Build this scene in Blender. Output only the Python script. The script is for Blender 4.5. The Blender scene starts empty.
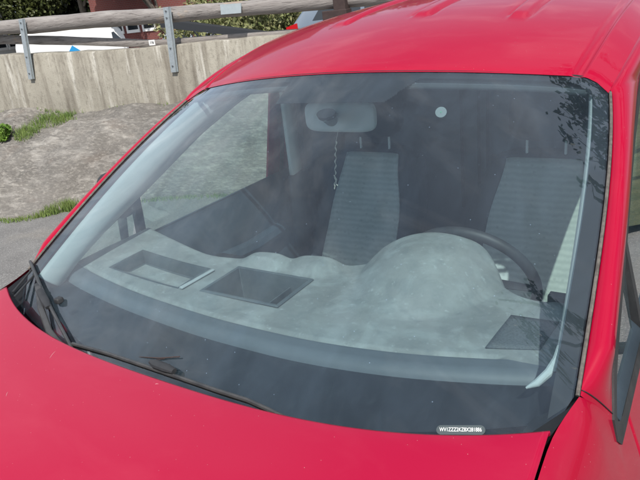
import bpy, math, random
import numpy as np
from mathutils import Vector
R=math.radians
random.seed(7); rng=np.random.default_rng(7)
sc=bpy.context.scene
# ------------------------------------------------------------------ camera
CAM=np.array([.899,-.689,1.819]); FPX=600.0
def cam_axes(yaw,pitch,roll):
    a,b,c=R(yaw),R(pitch),R(roll)
    f=np.array([math.sin(a)*math.cos(b),math.cos(a)*math.cos(b),-math.sin(b)])
    r0=np.cross(f,[0,0,1.]); r0/=np.linalg.norm(r0); u0=np.cross(r0,f)
    return math.cos(c)*r0+math.sin(c)*u0, -math.sin(c)*r0+math.cos(c)*u0, f
CR,CU,CF=cam_axes(-34.55,21.26,-6.66)
cd=bpy.data.cameras.new('camera'); cam=bpy.data.objects.new('camera',cd); sc.collection.objects.link(cam)
from mathutils import Matrix
M=Matrix(((CR[0],CU[0],-CF[0],CAM[0]),(CR[1],CU[1],-CF[1],CAM[1]),(CR[2],CU[2],-CF[2],CAM[2]),(0,0,0,1)))
cam.matrix_world=M; cd.sensor_width=36; cd.lens=FPX/640*36; cd.clip_start=.02; cd.clip_end=2000
sc.camera=cam
def at(px,py,n,k):
    """point of the photograph's pixel on the plane n.p=k"""
    d=CF+(px-320)/FPX*CR-(py-240)/FPX*CU; n=np.array(n,float)
    return CAM+d*((k-CAM@n)/(d@n))
# ------------------------------------------------------------------ light
SUN=np.array([.36,-.58,.80]); SUN/=np.linalg.norm(SUN)
sl=bpy.data.lights.new('sun','SUN'); sl.energy=4.7; sl.angle=R(.6); sl.color=(1,.955,.89)
so=bpy.data.objects.new('sun',sl); sc.collection.objects.link(so)
so.rotation_euler=Vector(SUN).to_track_quat('Z','Y').to_euler()
w=bpy.data.worlds.new('World'); sc.world=w; w.use_nodes=True
nt=w.node_tree; nt.nodes.clear()
def nn(nt,t,**k):
    n=nt.nodes.new(t)
    for a,b in k.items():
        if a.startswith('i_'): n.inputs[a[2:].replace('_',' ')].default_value=b
        else: setattr(n,a,b)
    return n
sky=nn(nt,'ShaderNodeTexSky',sky_type='NISHITA',sun_disc=False)
sky.sun_elevation=math.asin(SUN[2]); sky.sun_rotation=math.atan2(SUN[0],SUN[1]); sky.dust_density=2.0; sky.air_density=1.2
tc=nn(nt,'ShaderNodeTexCoord'); mp=nn(nt,'ShaderNodeMapping'); mp.inputs['Scale'].default_value=(1.6,3.4,3.6); mp.inputs['Rotation'].default_value=(.3,.2,.7)
no=nn(nt,'ShaderNodeTexNoise',i_Scale=2.3,i_Detail=8.0,i_Roughness=.62,i_Distortion=.9)
cr=nn(nt,'ShaderNodeValToRGB'); cr.color_ramp.elements[0].position=.50; cr.color_ramp.elements[1].position=.78
mx=nn(nt,'ShaderNodeMix',data_type='RGBA'); mx.inputs['B'].default_value=(14,14.4,15.2,1)
mu=nn(nt,'ShaderNodeMath',operation='MULTIPLY'); mu.inputs[1].default_value=.42
bg=nn(nt,'ShaderNodeBackground',i_Strength=.105); ow=nn(nt,'ShaderNodeOutputWorld')
L=nt.links.new
L(tc.outputs['Generated'],mp.inputs[0]); L(mp.outputs[0],no.inputs[0]); L(no.outputs[0],cr.inputs[0]); L(cr.outputs[0],mu.inputs[0]); L(mu.outputs[0],mx.inputs['Factor'])
sx_=nn(nt,'ShaderNodeSeparateXYZ'); L(tc.outputs['Generated'],sx_.inputs[0])
hz=nn(nt,'ShaderNodeMapRange'); hz.inputs['From Min'].default_value=.0; hz.inputs['From Max'].default_value=.80; hz.inputs['To Min'].default_value=.55; hz.inputs['To Max'].default_value=.14; hz.interpolation_type='SMOOTHSTEP'; L(sx_.outputs[2],hz.inputs[0])
mh=nn(nt,'ShaderNodeMix',data_type='RGBA'); mh.inputs['B'].default_value=(5.6,7.0,9.0,1); L(hz.outputs[0],mh.inputs['Factor']); L(sky.outputs[0],mh.inputs['A'])
# bright bank of cloud added over the rock side to brighten the windscreen reflection
dp=nn(nt,'ShaderNodeVectorMath',operation='DOT_PRODUCT'); _a,_e=R(-84),R(34); dp.inputs[1].default_value=(math.cos(_e)*math.sin(_a),math.cos(_e)*math.cos(_a),math.sin(_e)); L(tc.outputs['Generated'],dp.inputs[0])
bk_=nn(nt,'ShaderNodeMapRange',interpolation_type='SMOOTHSTEP'); bk_.inputs['From Min'].default_value=.70; bk_.inputs['From Max'].default_value=.99; bk_.inputs['To Max'].default_value=.72; L(dp.outputs['Value'],bk_.inputs[0])
n9=nn(nt,'ShaderNodeTexNoise',i_Scale=2.2,i_Detail=9.0,i_Roughness=.66,i_Distortion=1.2); mp9=nn(nt,'ShaderNodeMapping'); mp9.inputs['Scale'].default_value=(1.5,1.5,2.5); mp9.inputs['Rotation'].default_value=(.5,.4,0); L(tc.outputs['Generated'],mp9.inputs[0]); L(mp9.outputs[0],n9.inputs[0])
r9=nn(nt,'ShaderNodeMapRange'); r9.inputs['From Min'].default_value=.22; r9.inputs['From Max'].default_value=.78; L(n9.outputs[0],r9.inputs[0])
m9=nn(nt,'ShaderNodeMath',operation='MULTIPLY'); L(bk_.outputs[0],m9.inputs[0]); L(r9.outputs[0],m9.inputs[1])
mb_=nn(nt,'ShaderNodeMix',data_type='RGBA'); mb_.inputs['B'].default_value=(12.5,13.2,14.0,1); L(m9.outputs[0],mb_.inputs['Factor']); L(mh.outputs['Result'],mb_.inputs['A'])
dq=nn(nt,'ShaderNodeVectorMath',operation='DOT_PRODUCT'); _a,_e=R(25),R(68); dq.inputs[1].default_value=(math.cos(_e)*math.sin(_a),math.cos(_e)*math.cos(_a),math.sin(_e)); L(tc.outputs['Generated'],dq.inputs[0])  # second, weaker bright cloud patch added overhead so the mirrored leaves stand out
bq=nn(nt,'ShaderNodeMapRange',interpolation_type='SMOOTHSTEP'); bq.inputs['From Min'].default_value=.80; bq.inputs['From Max'].default_value=.99; bq.inputs['To Max'].default_value=.55; L(dq.outputs['Value'],bq.inputs[0])
mq=nn(nt,'ShaderNodeMix',data_type='RGBA'); mq.inputs['B'].default_value=(9,10,11.6,1); L(bq.outputs[0],mq.inputs['Factor']); L(mb_.outputs['Result'],mq.inputs['A'])
L(mq.outputs['Result'],mx.inputs['A']); L(mx.outputs['Result'],bg.inputs[0]); L(bg.outputs[0],ow.inputs[0])
vs=sc.view_settings; vs.view_transform='Standard'; vs.look='None'; vs.gamma=1; vs.exposure=0.0; vs.use_curve_mapping=False
sc.cycles.max_bounces=10; sc.cycles.transparent_max_bounces=16; sc.cycles.sample_clamp_indirect=6

# ------------------------------------------------------------------ materials
MATS={}
def mat(name,base,rough=.6,metal=0,var=None,scale=6,bump=0,bscale=60,stretch=(1,1,1),coat=0,detail=6,spec=.5,ramp=(.3,.7),coords='Object'):
    m=bpy.data.materials.new(name); m.use_nodes=True; t=m.node_tree; b=t.nodes['Principled BSDF']
    b.inputs['Roughness'].default_value=rough; b.inputs['Metallic'].default_value=metal
    b.inputs['Base Color'].default_value=(*base,1); b.inputs['Coat Weight'].default_value=coat; b.inputs['Coat Roughness'].default_value=.04
    b.inputs['Specular IOR Level'].default_value=spec
    c=nn(t,'ShaderNodeTexCoord'); mp=nn(t,'ShaderNodeMapping'); mp.inputs['Scale'].default_value=stretch
    t.links.new(c.outputs[coords],mp.inputs[0])
    if var is not None:
        n=nn(t,'ShaderNodeTexNoise',i_Scale=scale,i_Detail=float(detail),i_Roughness=.65); t.links.new(mp.outputs[0],n.inputs[0])
        r=nn(t,'ShaderNodeValToRGB'); r.color_ramp.elements[0].position=ramp[0]; r.color_ramp.elements[1].position=ramp[1]
        r.color_ramp.elements[0].color=(*base,1); r.color_ramp.elements[1].color=(*var,1)
        t.links.new(n.outputs[0],r.inputs[0]); t.links.new(r.outputs[0],b.inputs['Base Color']); m['_r']=r.name
    if bump:
        n2=nn(t,'ShaderNodeTexNoise',i_Scale=bscale,i_Detail=6.0,i_Roughness=.6); t.links.new(mp.outputs[0],n2.inputs[0])
        bp=nn(t,'ShaderNodeBump',i_Strength=1.0,i_Distance=bump); t.links.new(n2.outputs[0],bp.inputs['Height']); t.links.new(bp.outputs[0],b.inputs['Normal'])
    MATS[name]=m; return m
def mixcol(m,colour,fac_builder):
    """blend another colour over a material's base colour with a node-built factor"""
    t=m.node_tree; b=t.nodes['Principled BSDF']; x=nn(t,'ShaderNodeMix',data_type='RGBA')
    if b.inputs['Base Color'].is_linked: t.links.new(b.inputs['Base Color'].links[0].from_socket,x.inputs['A'])
    else: x.inputs['A'].default_value=b.inputs['Base Color'].default_value
    x.inputs['B'].default_value=(*colour,1); t.links.new(fac_builder(t),x.inputs['Factor']); t.links.new(x.outputs['Result'],b.inputs['Base Color'])
def noisefac(scale,lo,hi,amp=1,stretch=(1,1,1),detail=5,kind='n',rot=(0,0,0),dist=0.):
    def f(t):
        c=nn(t,'ShaderNodeTexCoord'); mp=nn(t,'ShaderNodeMapping'); mp.inputs['Scale'].default_value=stretch; mp.inputs['Rotation'].default_value=rot
        t.links.new(c.outputs['Object'],mp.inputs[0])
        if kind=='n': n=nn(t,'ShaderNodeTexNoise',i_Scale=scale,i_Detail=float(detail),i_Roughness=.6,i_Distortion=dist); o=n.outputs[0]
        else: n=nn(t,'ShaderNodeTexVoronoi',i_Scale=scale); o=n.outputs['Distance']
        t.links.new(mp.outputs[0],n.inputs[0])
        r=nn(t,'ShaderNodeMapRange'); r.inputs['From Min'].default_value=lo; r.inputs['From Max'].default_value=hi; r.inputs['To Max'].default_value=amp
        t.links.new(o,r.inputs[0]); return r.outputs[0]
    return f
paint=mat('red_paint',(.37,.0010,.026),.38,coat=1,bump=.00003,bscale=300)
paint.node_tree.nodes['Principled BSDF'].inputs['Coat Roughness'].default_value=.05
mixcol(paint,(.75,.6,.55),noisefac(75,.045,.02,.75,kind='v'))
mixcol(paint,(.62,.09,.10),noisefac(3.5,.5,.8,.06,stretch=(1,2,1),detail=8))
hoodp=mat('red_hood_paint',(.385,.0012,.033),.42,coat=1,bump=.00004,bscale=260)
hoodp.node_tree.nodes['Principled BSDF'].inputs['Coat Roughness'].default_value=.16
mixcol(hoodp,(.75,.6,.55),noisefac(60,.045,.02,.5,kind='v'))
mixcol(hoodp,(.66,.13,.17),noisefac(4,.5,.8,.07,stretch=(1,2,1),detail=9,dist=.6))
black=mat('black_plastic',(.018,.019,.021),.55,var=(.035,.036,.038),scale=25,bump=.0002,bscale=400)
rubber=mat('rubber',(.05,.045,.04),.8,var=(.17,.15,.13),scale=90,bump=.0002)
tyre_m=mat('tyre_rubber',(.02,.02,.02),.85)
rim_m=mat('rim_metal',(.5,.5,.52),.35,metal=1)
wipe=mat('wiper_metal',(.035,.037,.04),.42,var=(.07,.07,.07),scale=30)
dash=mat('dusty_dashboard',(.175,.185,.18),.75,var=(.27,.28,.27),scale=7,bump=.0003,bscale=500,detail=10,ramp=(.35,.72))
mixcol(dash,(.45,.50,.49),noisefac(8,.46,.76,.36,detail=14,dist=1.2))
mixcol(dash,(.09,.11,.12),noisefac(20,.50,.75,.38,detail=14,dist=.6))
mixcol(dash,(.50,.54,.53),noisefac(60,.60,.72,.35,detail=8))
dark=mat('dark_plastic',(.009,.010,.013),.65,var=(.016,.018,.022),scale=15)
mixcol(dark,(.16,.17,.18),noisefac(14,.52,.85,.12,stretch=(3,1,1),detail=9))
grille=mat('speaker_grille',(.05,.06,.065),.7,var=(.12,.13,.135),scale=220,bump=.0008,bscale=500)
trim=mat('pale_trim',(.35,.375,.375),.7,var=(.39,.415,.415),scale=12,bump=.0003,bscale=300)
doorin=mat('door_lining',(.020,.036,.052),.7,var=(.036,.056,.074),scale=6,bump=.00012,bscale=700)
bolst=mat('seat_side_cloth',(.020,.024,.032),.85,var=(.034,.040,.05),scale=30,bump=.0002,bscale=900)
mirm=mat('mirror_back',(.46,.50,.50),.5)
chrome=mat('chrome',(.75,.77,.78),.15,metal=1)
stick=mat('sticker',(.12,.15,.16),.5); stickg=mat('sticker_centre',(.05,.22,.14),.5)
vinm=mat('plate_grey',(.07,.09,.095),.4); vint=mat('plate_text',(.85,.88,.86),.6)
lens=mat('lamp_lens',(.55,.57,.6),.1); redlens=mat('red_lens',(.45,.01,.015),.15)
cord=mat('cord_white',(.5,.48,.42),.7,var=(.4,.38,.32),scale=300,ramp=(.45,.55))
# seat centre cloth: woven ribs with a checker of darker dots
cloth=mat('seat_cloth',(.54,.57,.55),.95,var=(.64,.66,.63),scale=50,bump=.0006,bscale=600)
def rib(t):
    c=nn(t,'ShaderNodeTexCoord'); wv=nn(t,'ShaderNodeTexWave',i_Scale=14.0,i_Distortion=2.2,i_Detail=2.0,i_Detail_Scale=3.0); wv.bands_direction='Z'
    t.links.new(c.outputs['Object'],wv.inputs[0]); m=nn(t,'ShaderNodeMath',operation='MULTIPLY'); m.inputs[1].default_value=.45; t.links.new(wv.outputs[1],m.inputs[0]); return m.outputs[0]
mixcol(cloth,(.36,.39,.39),rib)
mixcol(cloth,(.09,.115,.14),noisefac(30,.24,.10,.22,kind='v',stretch=(1,.3,1.3)))
for m_ in (paint,hoodp):
    b_=m_.node_tree.nodes['Principled BSDF']; b_.inputs['Specular IOR Level'].default_value=.08; b_.inputs['Coat IOR'].default_value=1.42; b_.inputs['Coat Weight'].default_value=.66 if m_ is paint else .85
# asphalt, concrete, rock, wood ...
asph=mat('asphalt',(.14,.135,.13),.9,var=(.21,.205,.195),scale=3,bump=.006,bscale=90,detail=12)
mixcol(asph,(.42,.41,.39),noisefac(60,.56,.66,.6,detail=3)); mixcol(asph,(.05,.05,.05),noisefac(75,.58,.66,.6,detail=3,rot=(1,1,1))); mixcol(asph,(.30,.26,.20),noisefac(.9,.55,.75,.35))
conc=mat('concrete',(.29,.268,.222),.9,var=(.39,.365,.305),scale=2.5,bump=.005,bscale=70,detail=10)
mixcol(conc,(.13,.11,.085),noisefac(7,.47,.68,.80,stretch=(1,1,.10),detail=8))
mixcol(conc,(.62,.60,.54),noisefac(9.0,.55,.70,.75,stretch=(1,1,.10),detail=7))
mixcol(conc,(.16,.14,.11),noisefac(1.1,.58,.8,.45,detail=8))
mixcol(conc,(.15,.135,.11),noisefac(26,.52,.70,.6,detail=9,stretch=(1,1,.5)))
mixcol(conc,(.12,.11,.09),noisefac(70,.62,.70,.6,detail=4))
rock=mat('rock',(.125,.115,.102),.95,var=(.215,.20,.178),scale=1.6,bump=.02,bscale=26,detail=15,stretch=(1,1,2))
mixcol(rock,(.46,.43,.38),noisefac(16,.50,.74,.62,stretch=(.7,1.6,3.0),detail=14,rot=(.3,.2,.5),dist=.25))
mixcol(rock,(.24,.18,.14),noisefac(2.6,.56,.72,.35,stretch=(1,1,2),detail=9))
mixcol(rock,(.075,.07,.065),noisefac(20,.54,.70,.55,stretch=(.6,1.4,3.2),detail=13,rot=(.3,.2,.4),dist=.2))
mixcol(rock,(.55,.52,.47),noisefac(4.5,.50,.70,.42,stretch=(.7,1.5,3.0),detail=14,rot=(.2,.5,.6),dist=.5))
mixcol(rock,(.10,.095,.09),noisefac(.8,.50,.68,.5,detail=8))
mixcol(rock,(.52,.49,.44),noisefac(34,.55,.72,.28,detail=6,stretch=(.7,1.3,2)))
mixcol(rock,(.06,.055,.05),noisefac(42,.57,.70,.35,detail=6,stretch=(.7,1.3,2),rot=(1,0,0)))
wood=mat('weathered_wood',(.17,.15,.14),.85,var=(.34,.315,.295),scale=3.0,bump=.010,bscale=14,stretch=(.35,5,7),detail=10)
mixcol(wood,(.06,.05,.045),noisefac(5,.57,.66,.75,stretch=(.16,9,14),detail=7))
mixcol(wood,(.45,.30,.17),noisefac(1.6,.66,.74,.6,stretch=(1,1.5,1.5),detail=4))
galv=mat('galvanised_steel',(.42,.47,.50),.42,metal=.55,var=(.55,.61,.64),scale=40)
bolt_m=mat('bolt_steel',(.16,.17,.18),.5,metal=.6)
dsteel=mat('dark_steel',(.02,.023,.028),.5)
dwood=mat('dark_wood',(.035,.02,.02),.8,var=(.06,.04,.035),scale=20)
white=mat('white_paint',(.80,.80,.79),.35,coat=.5); blue=mat('blue_decal',(.02,.28,.60),.4)
silver=mat('silver_paint',(.42,.45,.50),.3,metal=.4,coat=1); grey=mat('grey_paint',(.15,.19,.24),.3,metal=.2,coat=1)
carglass=mat('car_glass',(.02,.025,.03),.05,spec=.8)
brick=mat('brick',(.13,.032,.030),.9,var=(.19,.05,.042),scale=2)
def brk(t):
    c=nn(t,'ShaderNodeTexCoord'); mp=nn(t,'ShaderNodeMapping'); mp.inputs['Rotation'].default_value=(R(90),0,0); t.links.new(c.outputs['Object'],mp.inputs[0])
    b=nn(t,'ShaderNodeTexBrick',i_Scale=4.0); t.links.new(mp.outputs[0],b.inputs[0]); return b.outputs['Fac']
mixcol(brick,(.14,.10,.09),brk)
render_m=mat('pale_render',(.62,.63,.62),.8,var=(.55,.56,.55),scale=1.5); winglass=mat('window_glass_far',(.02,.025,.03),.08)
roofm=mat('roof_tiles',(.10,.07,.06),.8,var=(.14,.10,.08),scale=5)
grassm=mat('grass_green',(.085,.16,.03),.8,var=(.20,.26,.07),scale=7); soil=mat('soil',(.10,.08,.05),1,var=(.15,.12,.08),scale=8)
def leafmat(n,a,b,sc_=3):
    m=mat(n,a,.6,var=b,scale=sc_,detail=3,ramp=(.35,.65)); p=m.node_tree.nodes['Principled BSDF']
    p.inputs['Transmission Weight'].default_value=0; return m
conif=leafmat('conifer_leaves',(.030,.045,.010),(.085,.10,.022),2.2); brightleaf=leafmat('bright_leaves',(.08,.17,.02),(.16,.27,.04)); treeleaf=leafmat('tree_leaves',(.035,.06,.015),(.07,.11,.025)); shrubleaf=leafmat('shrub_leaves',(.11,.14,.035),(.28,.27,.13),4)
bark=mat('bark',(.09,.075,.06),.95,var=(.15,.13,.11),scale=9,stretch=(3,3,.6),bump=.02,bscale=14)
# --- window glass: transparent pane with real Fresnel reflection and a dust film, tinted blue to imitate the sky's veil
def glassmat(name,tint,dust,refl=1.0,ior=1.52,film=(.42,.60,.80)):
    m=bpy.data.materials.new(name); m.use_nodes=True; t=m.node_tree; t.nodes.clear(); l=t.links.new
    tr=nn(t,'ShaderNodeBsdfTransparent'); tr.inputs[0].default_value=(*tint,1)
    gl=nn(t,'ShaderNodeBsdfGlossy',i_Roughness=.012); gl.inputs[0].default_value=(1,1,1,1)
    fr=nn(t,'ShaderNodeFresnel'); ge=nn(t,'ShaderNodeNewGeometry'); mr_=nn(t,'ShaderNodeMapRange'); mr_.inputs['To Min'].default_value=ior; mr_.inputs['To Max'].default_value=1/ior; l(ge.outputs['Backfacing'],mr_.inputs[0]); l(mr_.outputs[0],fr.inputs[0]); mm=nn(t,'ShaderNodeMath',operation='MULTIPLY',use_clamp=True); mm.inputs[1].default_value=refl; l(fr.outputs[0],mm.inputs[0])
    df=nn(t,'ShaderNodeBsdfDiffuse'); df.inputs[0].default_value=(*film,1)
    m1=nn(t,'ShaderNodeMixShader'); m2=nn(t,'ShaderNodeMixShader'); o=nn(t,'ShaderNodeOutputMaterial')
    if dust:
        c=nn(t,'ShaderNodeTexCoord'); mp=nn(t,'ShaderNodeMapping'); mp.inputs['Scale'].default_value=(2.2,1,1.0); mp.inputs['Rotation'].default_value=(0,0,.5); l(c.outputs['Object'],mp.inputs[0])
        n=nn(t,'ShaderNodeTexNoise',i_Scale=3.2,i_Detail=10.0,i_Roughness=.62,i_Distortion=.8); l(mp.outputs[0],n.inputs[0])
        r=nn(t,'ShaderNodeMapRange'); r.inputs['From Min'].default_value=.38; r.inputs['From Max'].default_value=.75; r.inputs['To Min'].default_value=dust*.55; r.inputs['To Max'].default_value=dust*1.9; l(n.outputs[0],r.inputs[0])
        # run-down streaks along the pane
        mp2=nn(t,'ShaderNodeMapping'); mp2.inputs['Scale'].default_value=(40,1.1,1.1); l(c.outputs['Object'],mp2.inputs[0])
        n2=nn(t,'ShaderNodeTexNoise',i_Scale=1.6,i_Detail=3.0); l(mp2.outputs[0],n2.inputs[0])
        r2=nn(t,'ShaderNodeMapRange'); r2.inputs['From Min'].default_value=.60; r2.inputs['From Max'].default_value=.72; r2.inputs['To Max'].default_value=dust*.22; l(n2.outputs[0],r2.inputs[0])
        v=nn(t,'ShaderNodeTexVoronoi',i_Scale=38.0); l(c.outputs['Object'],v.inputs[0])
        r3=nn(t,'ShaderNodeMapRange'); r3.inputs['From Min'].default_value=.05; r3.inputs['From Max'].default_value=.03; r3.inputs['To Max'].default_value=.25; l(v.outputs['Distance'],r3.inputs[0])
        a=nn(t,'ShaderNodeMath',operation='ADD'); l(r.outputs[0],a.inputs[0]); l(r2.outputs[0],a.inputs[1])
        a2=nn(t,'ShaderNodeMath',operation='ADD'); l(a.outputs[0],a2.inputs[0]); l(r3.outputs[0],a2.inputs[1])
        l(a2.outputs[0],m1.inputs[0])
    else: m1.inputs[0].default_value=0
    l(tr.outputs[0],m1.inputs[1]); l(df.outputs[0],m1.inputs[2]); l(mm.outputs[0],m2.inputs[0]); l(m1.outputs[0],m2.inputs[1]); l(gl.outputs[0],m2.inputs[2]); l(m2.outputs[0],o.inputs[0])
    return m
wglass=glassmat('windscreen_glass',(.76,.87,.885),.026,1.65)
wclear=glassmat('inner_glass',(.98,.99,.99),0,0.0)
sglass=glassmat('side_glass',(.86,.94,.90),.05,1.4)
frit=mat('black_enamel',(.006,.006,.008),.5)

# ------------------------------------------------------------------ mesh helpers
WL={}
def wloc(o): return WL.get(o.name,Vector((0,0,0)))
class MB:
    def __init__(s): s.v=[]; s.f=[]; s.mi=[]
    def add(s,vs,fs,mi=0):
        n=len(s.v); s.v+= [tuple(map(float,p)) for p in vs]; s.f+=[tuple(i+n for i in f) for f in fs]; s.mi+=[mi]*len(fs); return s
    def grid(s,fn,us,vs_,flip=False,mi=0,keep=None):
        us=list(us); vs_=list(vs_); P=[fn(u,v) for u in us for v in vs_]; m=len(vs_); F=[]
        for i in range(len(us)-1):
            for j in range(m-1):
                if keep and not keep((us[i]+us[i+1])/2,(vs_[j]+vs_[j+1])/2): continue
                q=(i*m+j,(i+1)*m+j,(i+1)*m+j+1,i*m+j+1); F.append(q[::-1] if flip else q)
        return s.add(P,F,mi)
    def box(s,c,size,rot=0,mi=0,tilt=None):
        c=np.array(c,float); h=np.array(size,float)/2; V=[]
        for z in (-1,1):
            for y in (-1,1):
                for x in (-1,1):
                    p=np.array([x,y,z])*h
                    if tilt: a=tilt; p=np.array([p[0],p[1]*math.cos(a)-p[2]*math.sin(a),p[1]*math.sin(a)+p[2]*math.cos(a)])
                    if rot: p=np.array([p[0]*math.cos(rot)-p[1]*math.sin(rot),p[0]*math.sin(rot)+p[1]*math.cos(rot),p[2]])
                    V.append(c+p)
        return s.add(V,[(0,2,3,1),(4,5,7,6),(0,1,5,4),(2,6,7,3),(0,4,6,2),(1,3,7,5)],mi)
    def tube(s,pts,r,n=10,closed=False,caps=True,mi=0,flat=None):
        P=[np.array(p,float) for p in pts]; k=len(P); rr=r if hasattr(r,'__len__') else [r]*k; V=[];up=None
        for i,p in enumerate(P):
            a=P[(i-1)%k] if (closed or i) else P[0]; b=P[(i+1)%k] if (closed or i<k-1) else P[-1]
            d=b-a; d/=np.linalg.norm(d)+1e-12
            if up is None: up=np.array([0,0,1.]) if abs(d[2])<.9 else np.array([1.,0,0])
            x=np.cross(d,up); x/=np.linalg.norm(x)+1e-12; y=np.cross(x,d); up=y
            for j in range(n):
                t=2*math.pi*j/n; fx,fy=(1,1) if flat is None else flat
                V.append(p+rr[i]*(math.cos(t)*x*fx+math.sin(t)*y*fy))
        F=[]
        for i in range(k if closed else k-1):
            for j in range(n):
                a=i*n+j; b=i*n+(j+1)%n; c=((i+1)%k)*n+(j+1)%n; d=((i+1)%k)*n+j; F.append((a,b,c,d))
        if caps and not closed: F+= [tuple(range(n))[::-1], tuple((k-1)*n+j for j in range(n))]
        return s.add(V,F,mi)
    def lathe(s,prof,c,axis='x',n=32,mi=0):
        V=[];F=[];m=len(prof)
        for j in range(n):
            t=2*math.pi*j/n
            for (r,h) in prof:
                p={'x':(h,r*math.cos(t),r*math.sin(t)),'y':(r*math.cos(t),h,r*math.sin(t)),'z':(r*math.cos(t),r*math.sin(t),h)}[axis]; V.append(np.array(c)+p)
        for j in range(n):
            for i in range(m-1): F.append((j*m+i,j*m+i+1,((j+1)%n)*m+i+1,((j+1)%n)*m+i))
        return s.add(V,F,mi)
    def prism(s,poly,off,mi=0):
        """planar polygon (3D points) extruded by vector off"""
        k=len(poly); o=np.array(off); V=[np.array(p) for p in poly]+[np.array(p)+o for p in poly]
        return s.add(V,[tuple(range(k))[::-1],tuple(range(k,2*k))]+[(i,(i+1)%k,(i+1)%k+k,i+k) for i in range(k)],mi)
    def build(s,name,m,parent=None,smooth=35,bevel=0,sub=0,solid=0):
        me=bpy.data.meshes.new(name); o=bpy.data.objects.new(name,me); sc.collection.objects.link(o)
        off=wloc(parent) if parent else Vector((0,0,0))
        me.from_pydata([Vector(p)-off for p in s.v],[],s.f); 
        for x in (m if isinstance(m,(list,tuple)) else [m]): me.materials.append(x)
        me.polygons.foreach_set('material_index',s.mi)
        if smooth: me.polygons.foreach_set('use_smooth',[True]*len(me.polygons)); me.set_sharp_from_angle(angle=R(smooth))
        me.update()
        if solid:
            q=o.modifiers.new('s','SOLIDIFY'); q.thickness=abs(solid); q.offset=-1 if solid>0 else 1; q.use_even_offset=False
        if bevel:
            q=o.modifiers.new('b','BEVEL'); q.width=bevel; q.segments=3; q.limit_method='ANGLE'; q.angle_limit=R(40)
        if sub:
            q=o.modifiers.new('u','SUBSURF'); q.levels=sub; q.render_levels=sub
        if parent: o.parent=parent
        WL[o.name]=off.copy()
        return o
def tag(o,label=None,cat=None,group=None,kind=None):
    if label:o['label']=label
    if cat:o['category']=cat
    if group:o['group']=group
    if kind:o['kind']=kind
    return o
def empty(name,loc):
    o=bpy.data.objects.new(name,None); sc.collection.objects.link(o); o.location=loc; o.empty_display_size=.1; WL[o.name]=Vector(loc); return o
def lin(a,b,n): return np.linspace(a,b,n)
def ip(x,xs,ys): return float(np.interp(x,xs,ys))

# ------------------------------------------------------------------ setting: ground, wall, rock
g=MB(); g.grid(lambda x,y:(x,y,0),list(lin(-250,-10,9))+list(lin(-9,9,25))+list(lin(10,250,9)),list(lin(-150,-6,7))+list(lin(-5,8,20))+list(lin(9,250,9)))
tag(g.build('ground',asph,smooth=0),kind='structure')
WA=np.array([-7.1,4.44]); WB=np.array([-4.6,4.70]); WD=(WB-WA)/np.linalg.norm(WB-WA); WN=np.array([-WD[1],WD[0]]); WK=WN@WA
def wp(s,back=0): q=WA+WD*(s)+WN*back; return q      # s metres along the wall from the first post
def watp(px,py,back=0): 
    return at(px,py,(WN[0],WN[1],0),WK+back)
def s_of(p): return float((np.array(p[:2])-WA)@WD)
TOPS=[(s_of(watp(*p)),watp(*p)[2]) for p in ((0,55),(60,53),(120,50),(190,43),(255,37))]
TOPS=[(-30,TOPS[0][1]+.6)]+TOPS+[(8,1.57),(30,1.57)]
BASE=[(s_of(watp(*p)),watp(*p)[2]) for p in ((0,110),(40,108),(75,112),(130,105),(170,103),(200,95),(240,88))]
BASE=[(-30,.9)]+BASE+[(4.2,1.10),(5.5,1.0),(8,.55),(12,.1),(30,.0)]
ztop=lambda s: ip(s,[a for a,b in TOPS],[b for a,b in TOPS])
zbase=lambda s: ip(s,[a for a,b in BASE],[b for a,b in BASE])
m=MB(); ss=list(lin(-25,7.4,120)); prof=[(0,-.3),(0,.2),(0,.6),(0,.985),(.015,1.0),(.235,1.0),(.25,.985),(.25,-.3)]
def wf(s,k):
    b,h=prof[int(k)]; q=wp(s,b+.012*math.sin(s*2.1)+.006*math.sin(s*7.7)); z=ztop(s)*h if h>0 else -.2
    return (q[0],q[1],z+(.006*math.sin(s*9) if h>.9 else 0))
m.grid(wf,ss,range(len(prof)),flip=True)
tag(m.build('retaining_wall',conc),'long weathered concrete wall with a timber rail on top, above the bare rock','wall')
# ledge beneath the wall (footing seen at the left)
# rock: from road edge up to wall foot
EDGE=[at(px,py,(0,0,1),0) for px,py in ((0,222),(30,219),(60,212),(85,207))]
ex=[-26,-12]+[p[0] for p in EDGE]+[-4.2,-3.6,-2.6,-1.2,0,1.5,6]; ey=[.5,.9]+[p[1] for p in EDGE]+[3.7,3.95,4.1,4.3,4.5,4.7,5.0]
from mathutils import noise as mn
def rockf(s,t):
    q=wp(s); y0=ip(q[0],ex,ey)+.07*mn.noise(Vector((q[0]*1.7,3,0))); y1=q[1]+.04; zb=zbase(s)
    if y0>y1-.1: y0=y1-.1
    y=y0+(y1-y0)*t
    z=zb*(1-(1-t)**1.75)**1.0
    x=q[0]
    d=(mn.fractal(Vector((x*.9,y*.9,1)),.9,2,6)*.13+mn.fractal(Vector((x*2.6,y*4.2,5)),.8,2,6)*.035+mn.noise(Vector((x*9,y*14,2)))*.008)
    z+=d*min(1,t*5)*min(1,(1-t)*6+.15)
    # shallow gully with grass on the left
    z-=.12*math.exp(-((x+6.75)/.55)**2-((t-.86)/.10)**2)
    return (x,y,max(z,-.05) if t>.02 else -.04)
m=MB(); m.grid(rockf,lin(-22,7.9,490),lin(0,1,110))
tag(m.build('rock',rock,smooth=60),kind='structure')
rock_at=lambda px_x,t: rockf(px_x,t)
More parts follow.
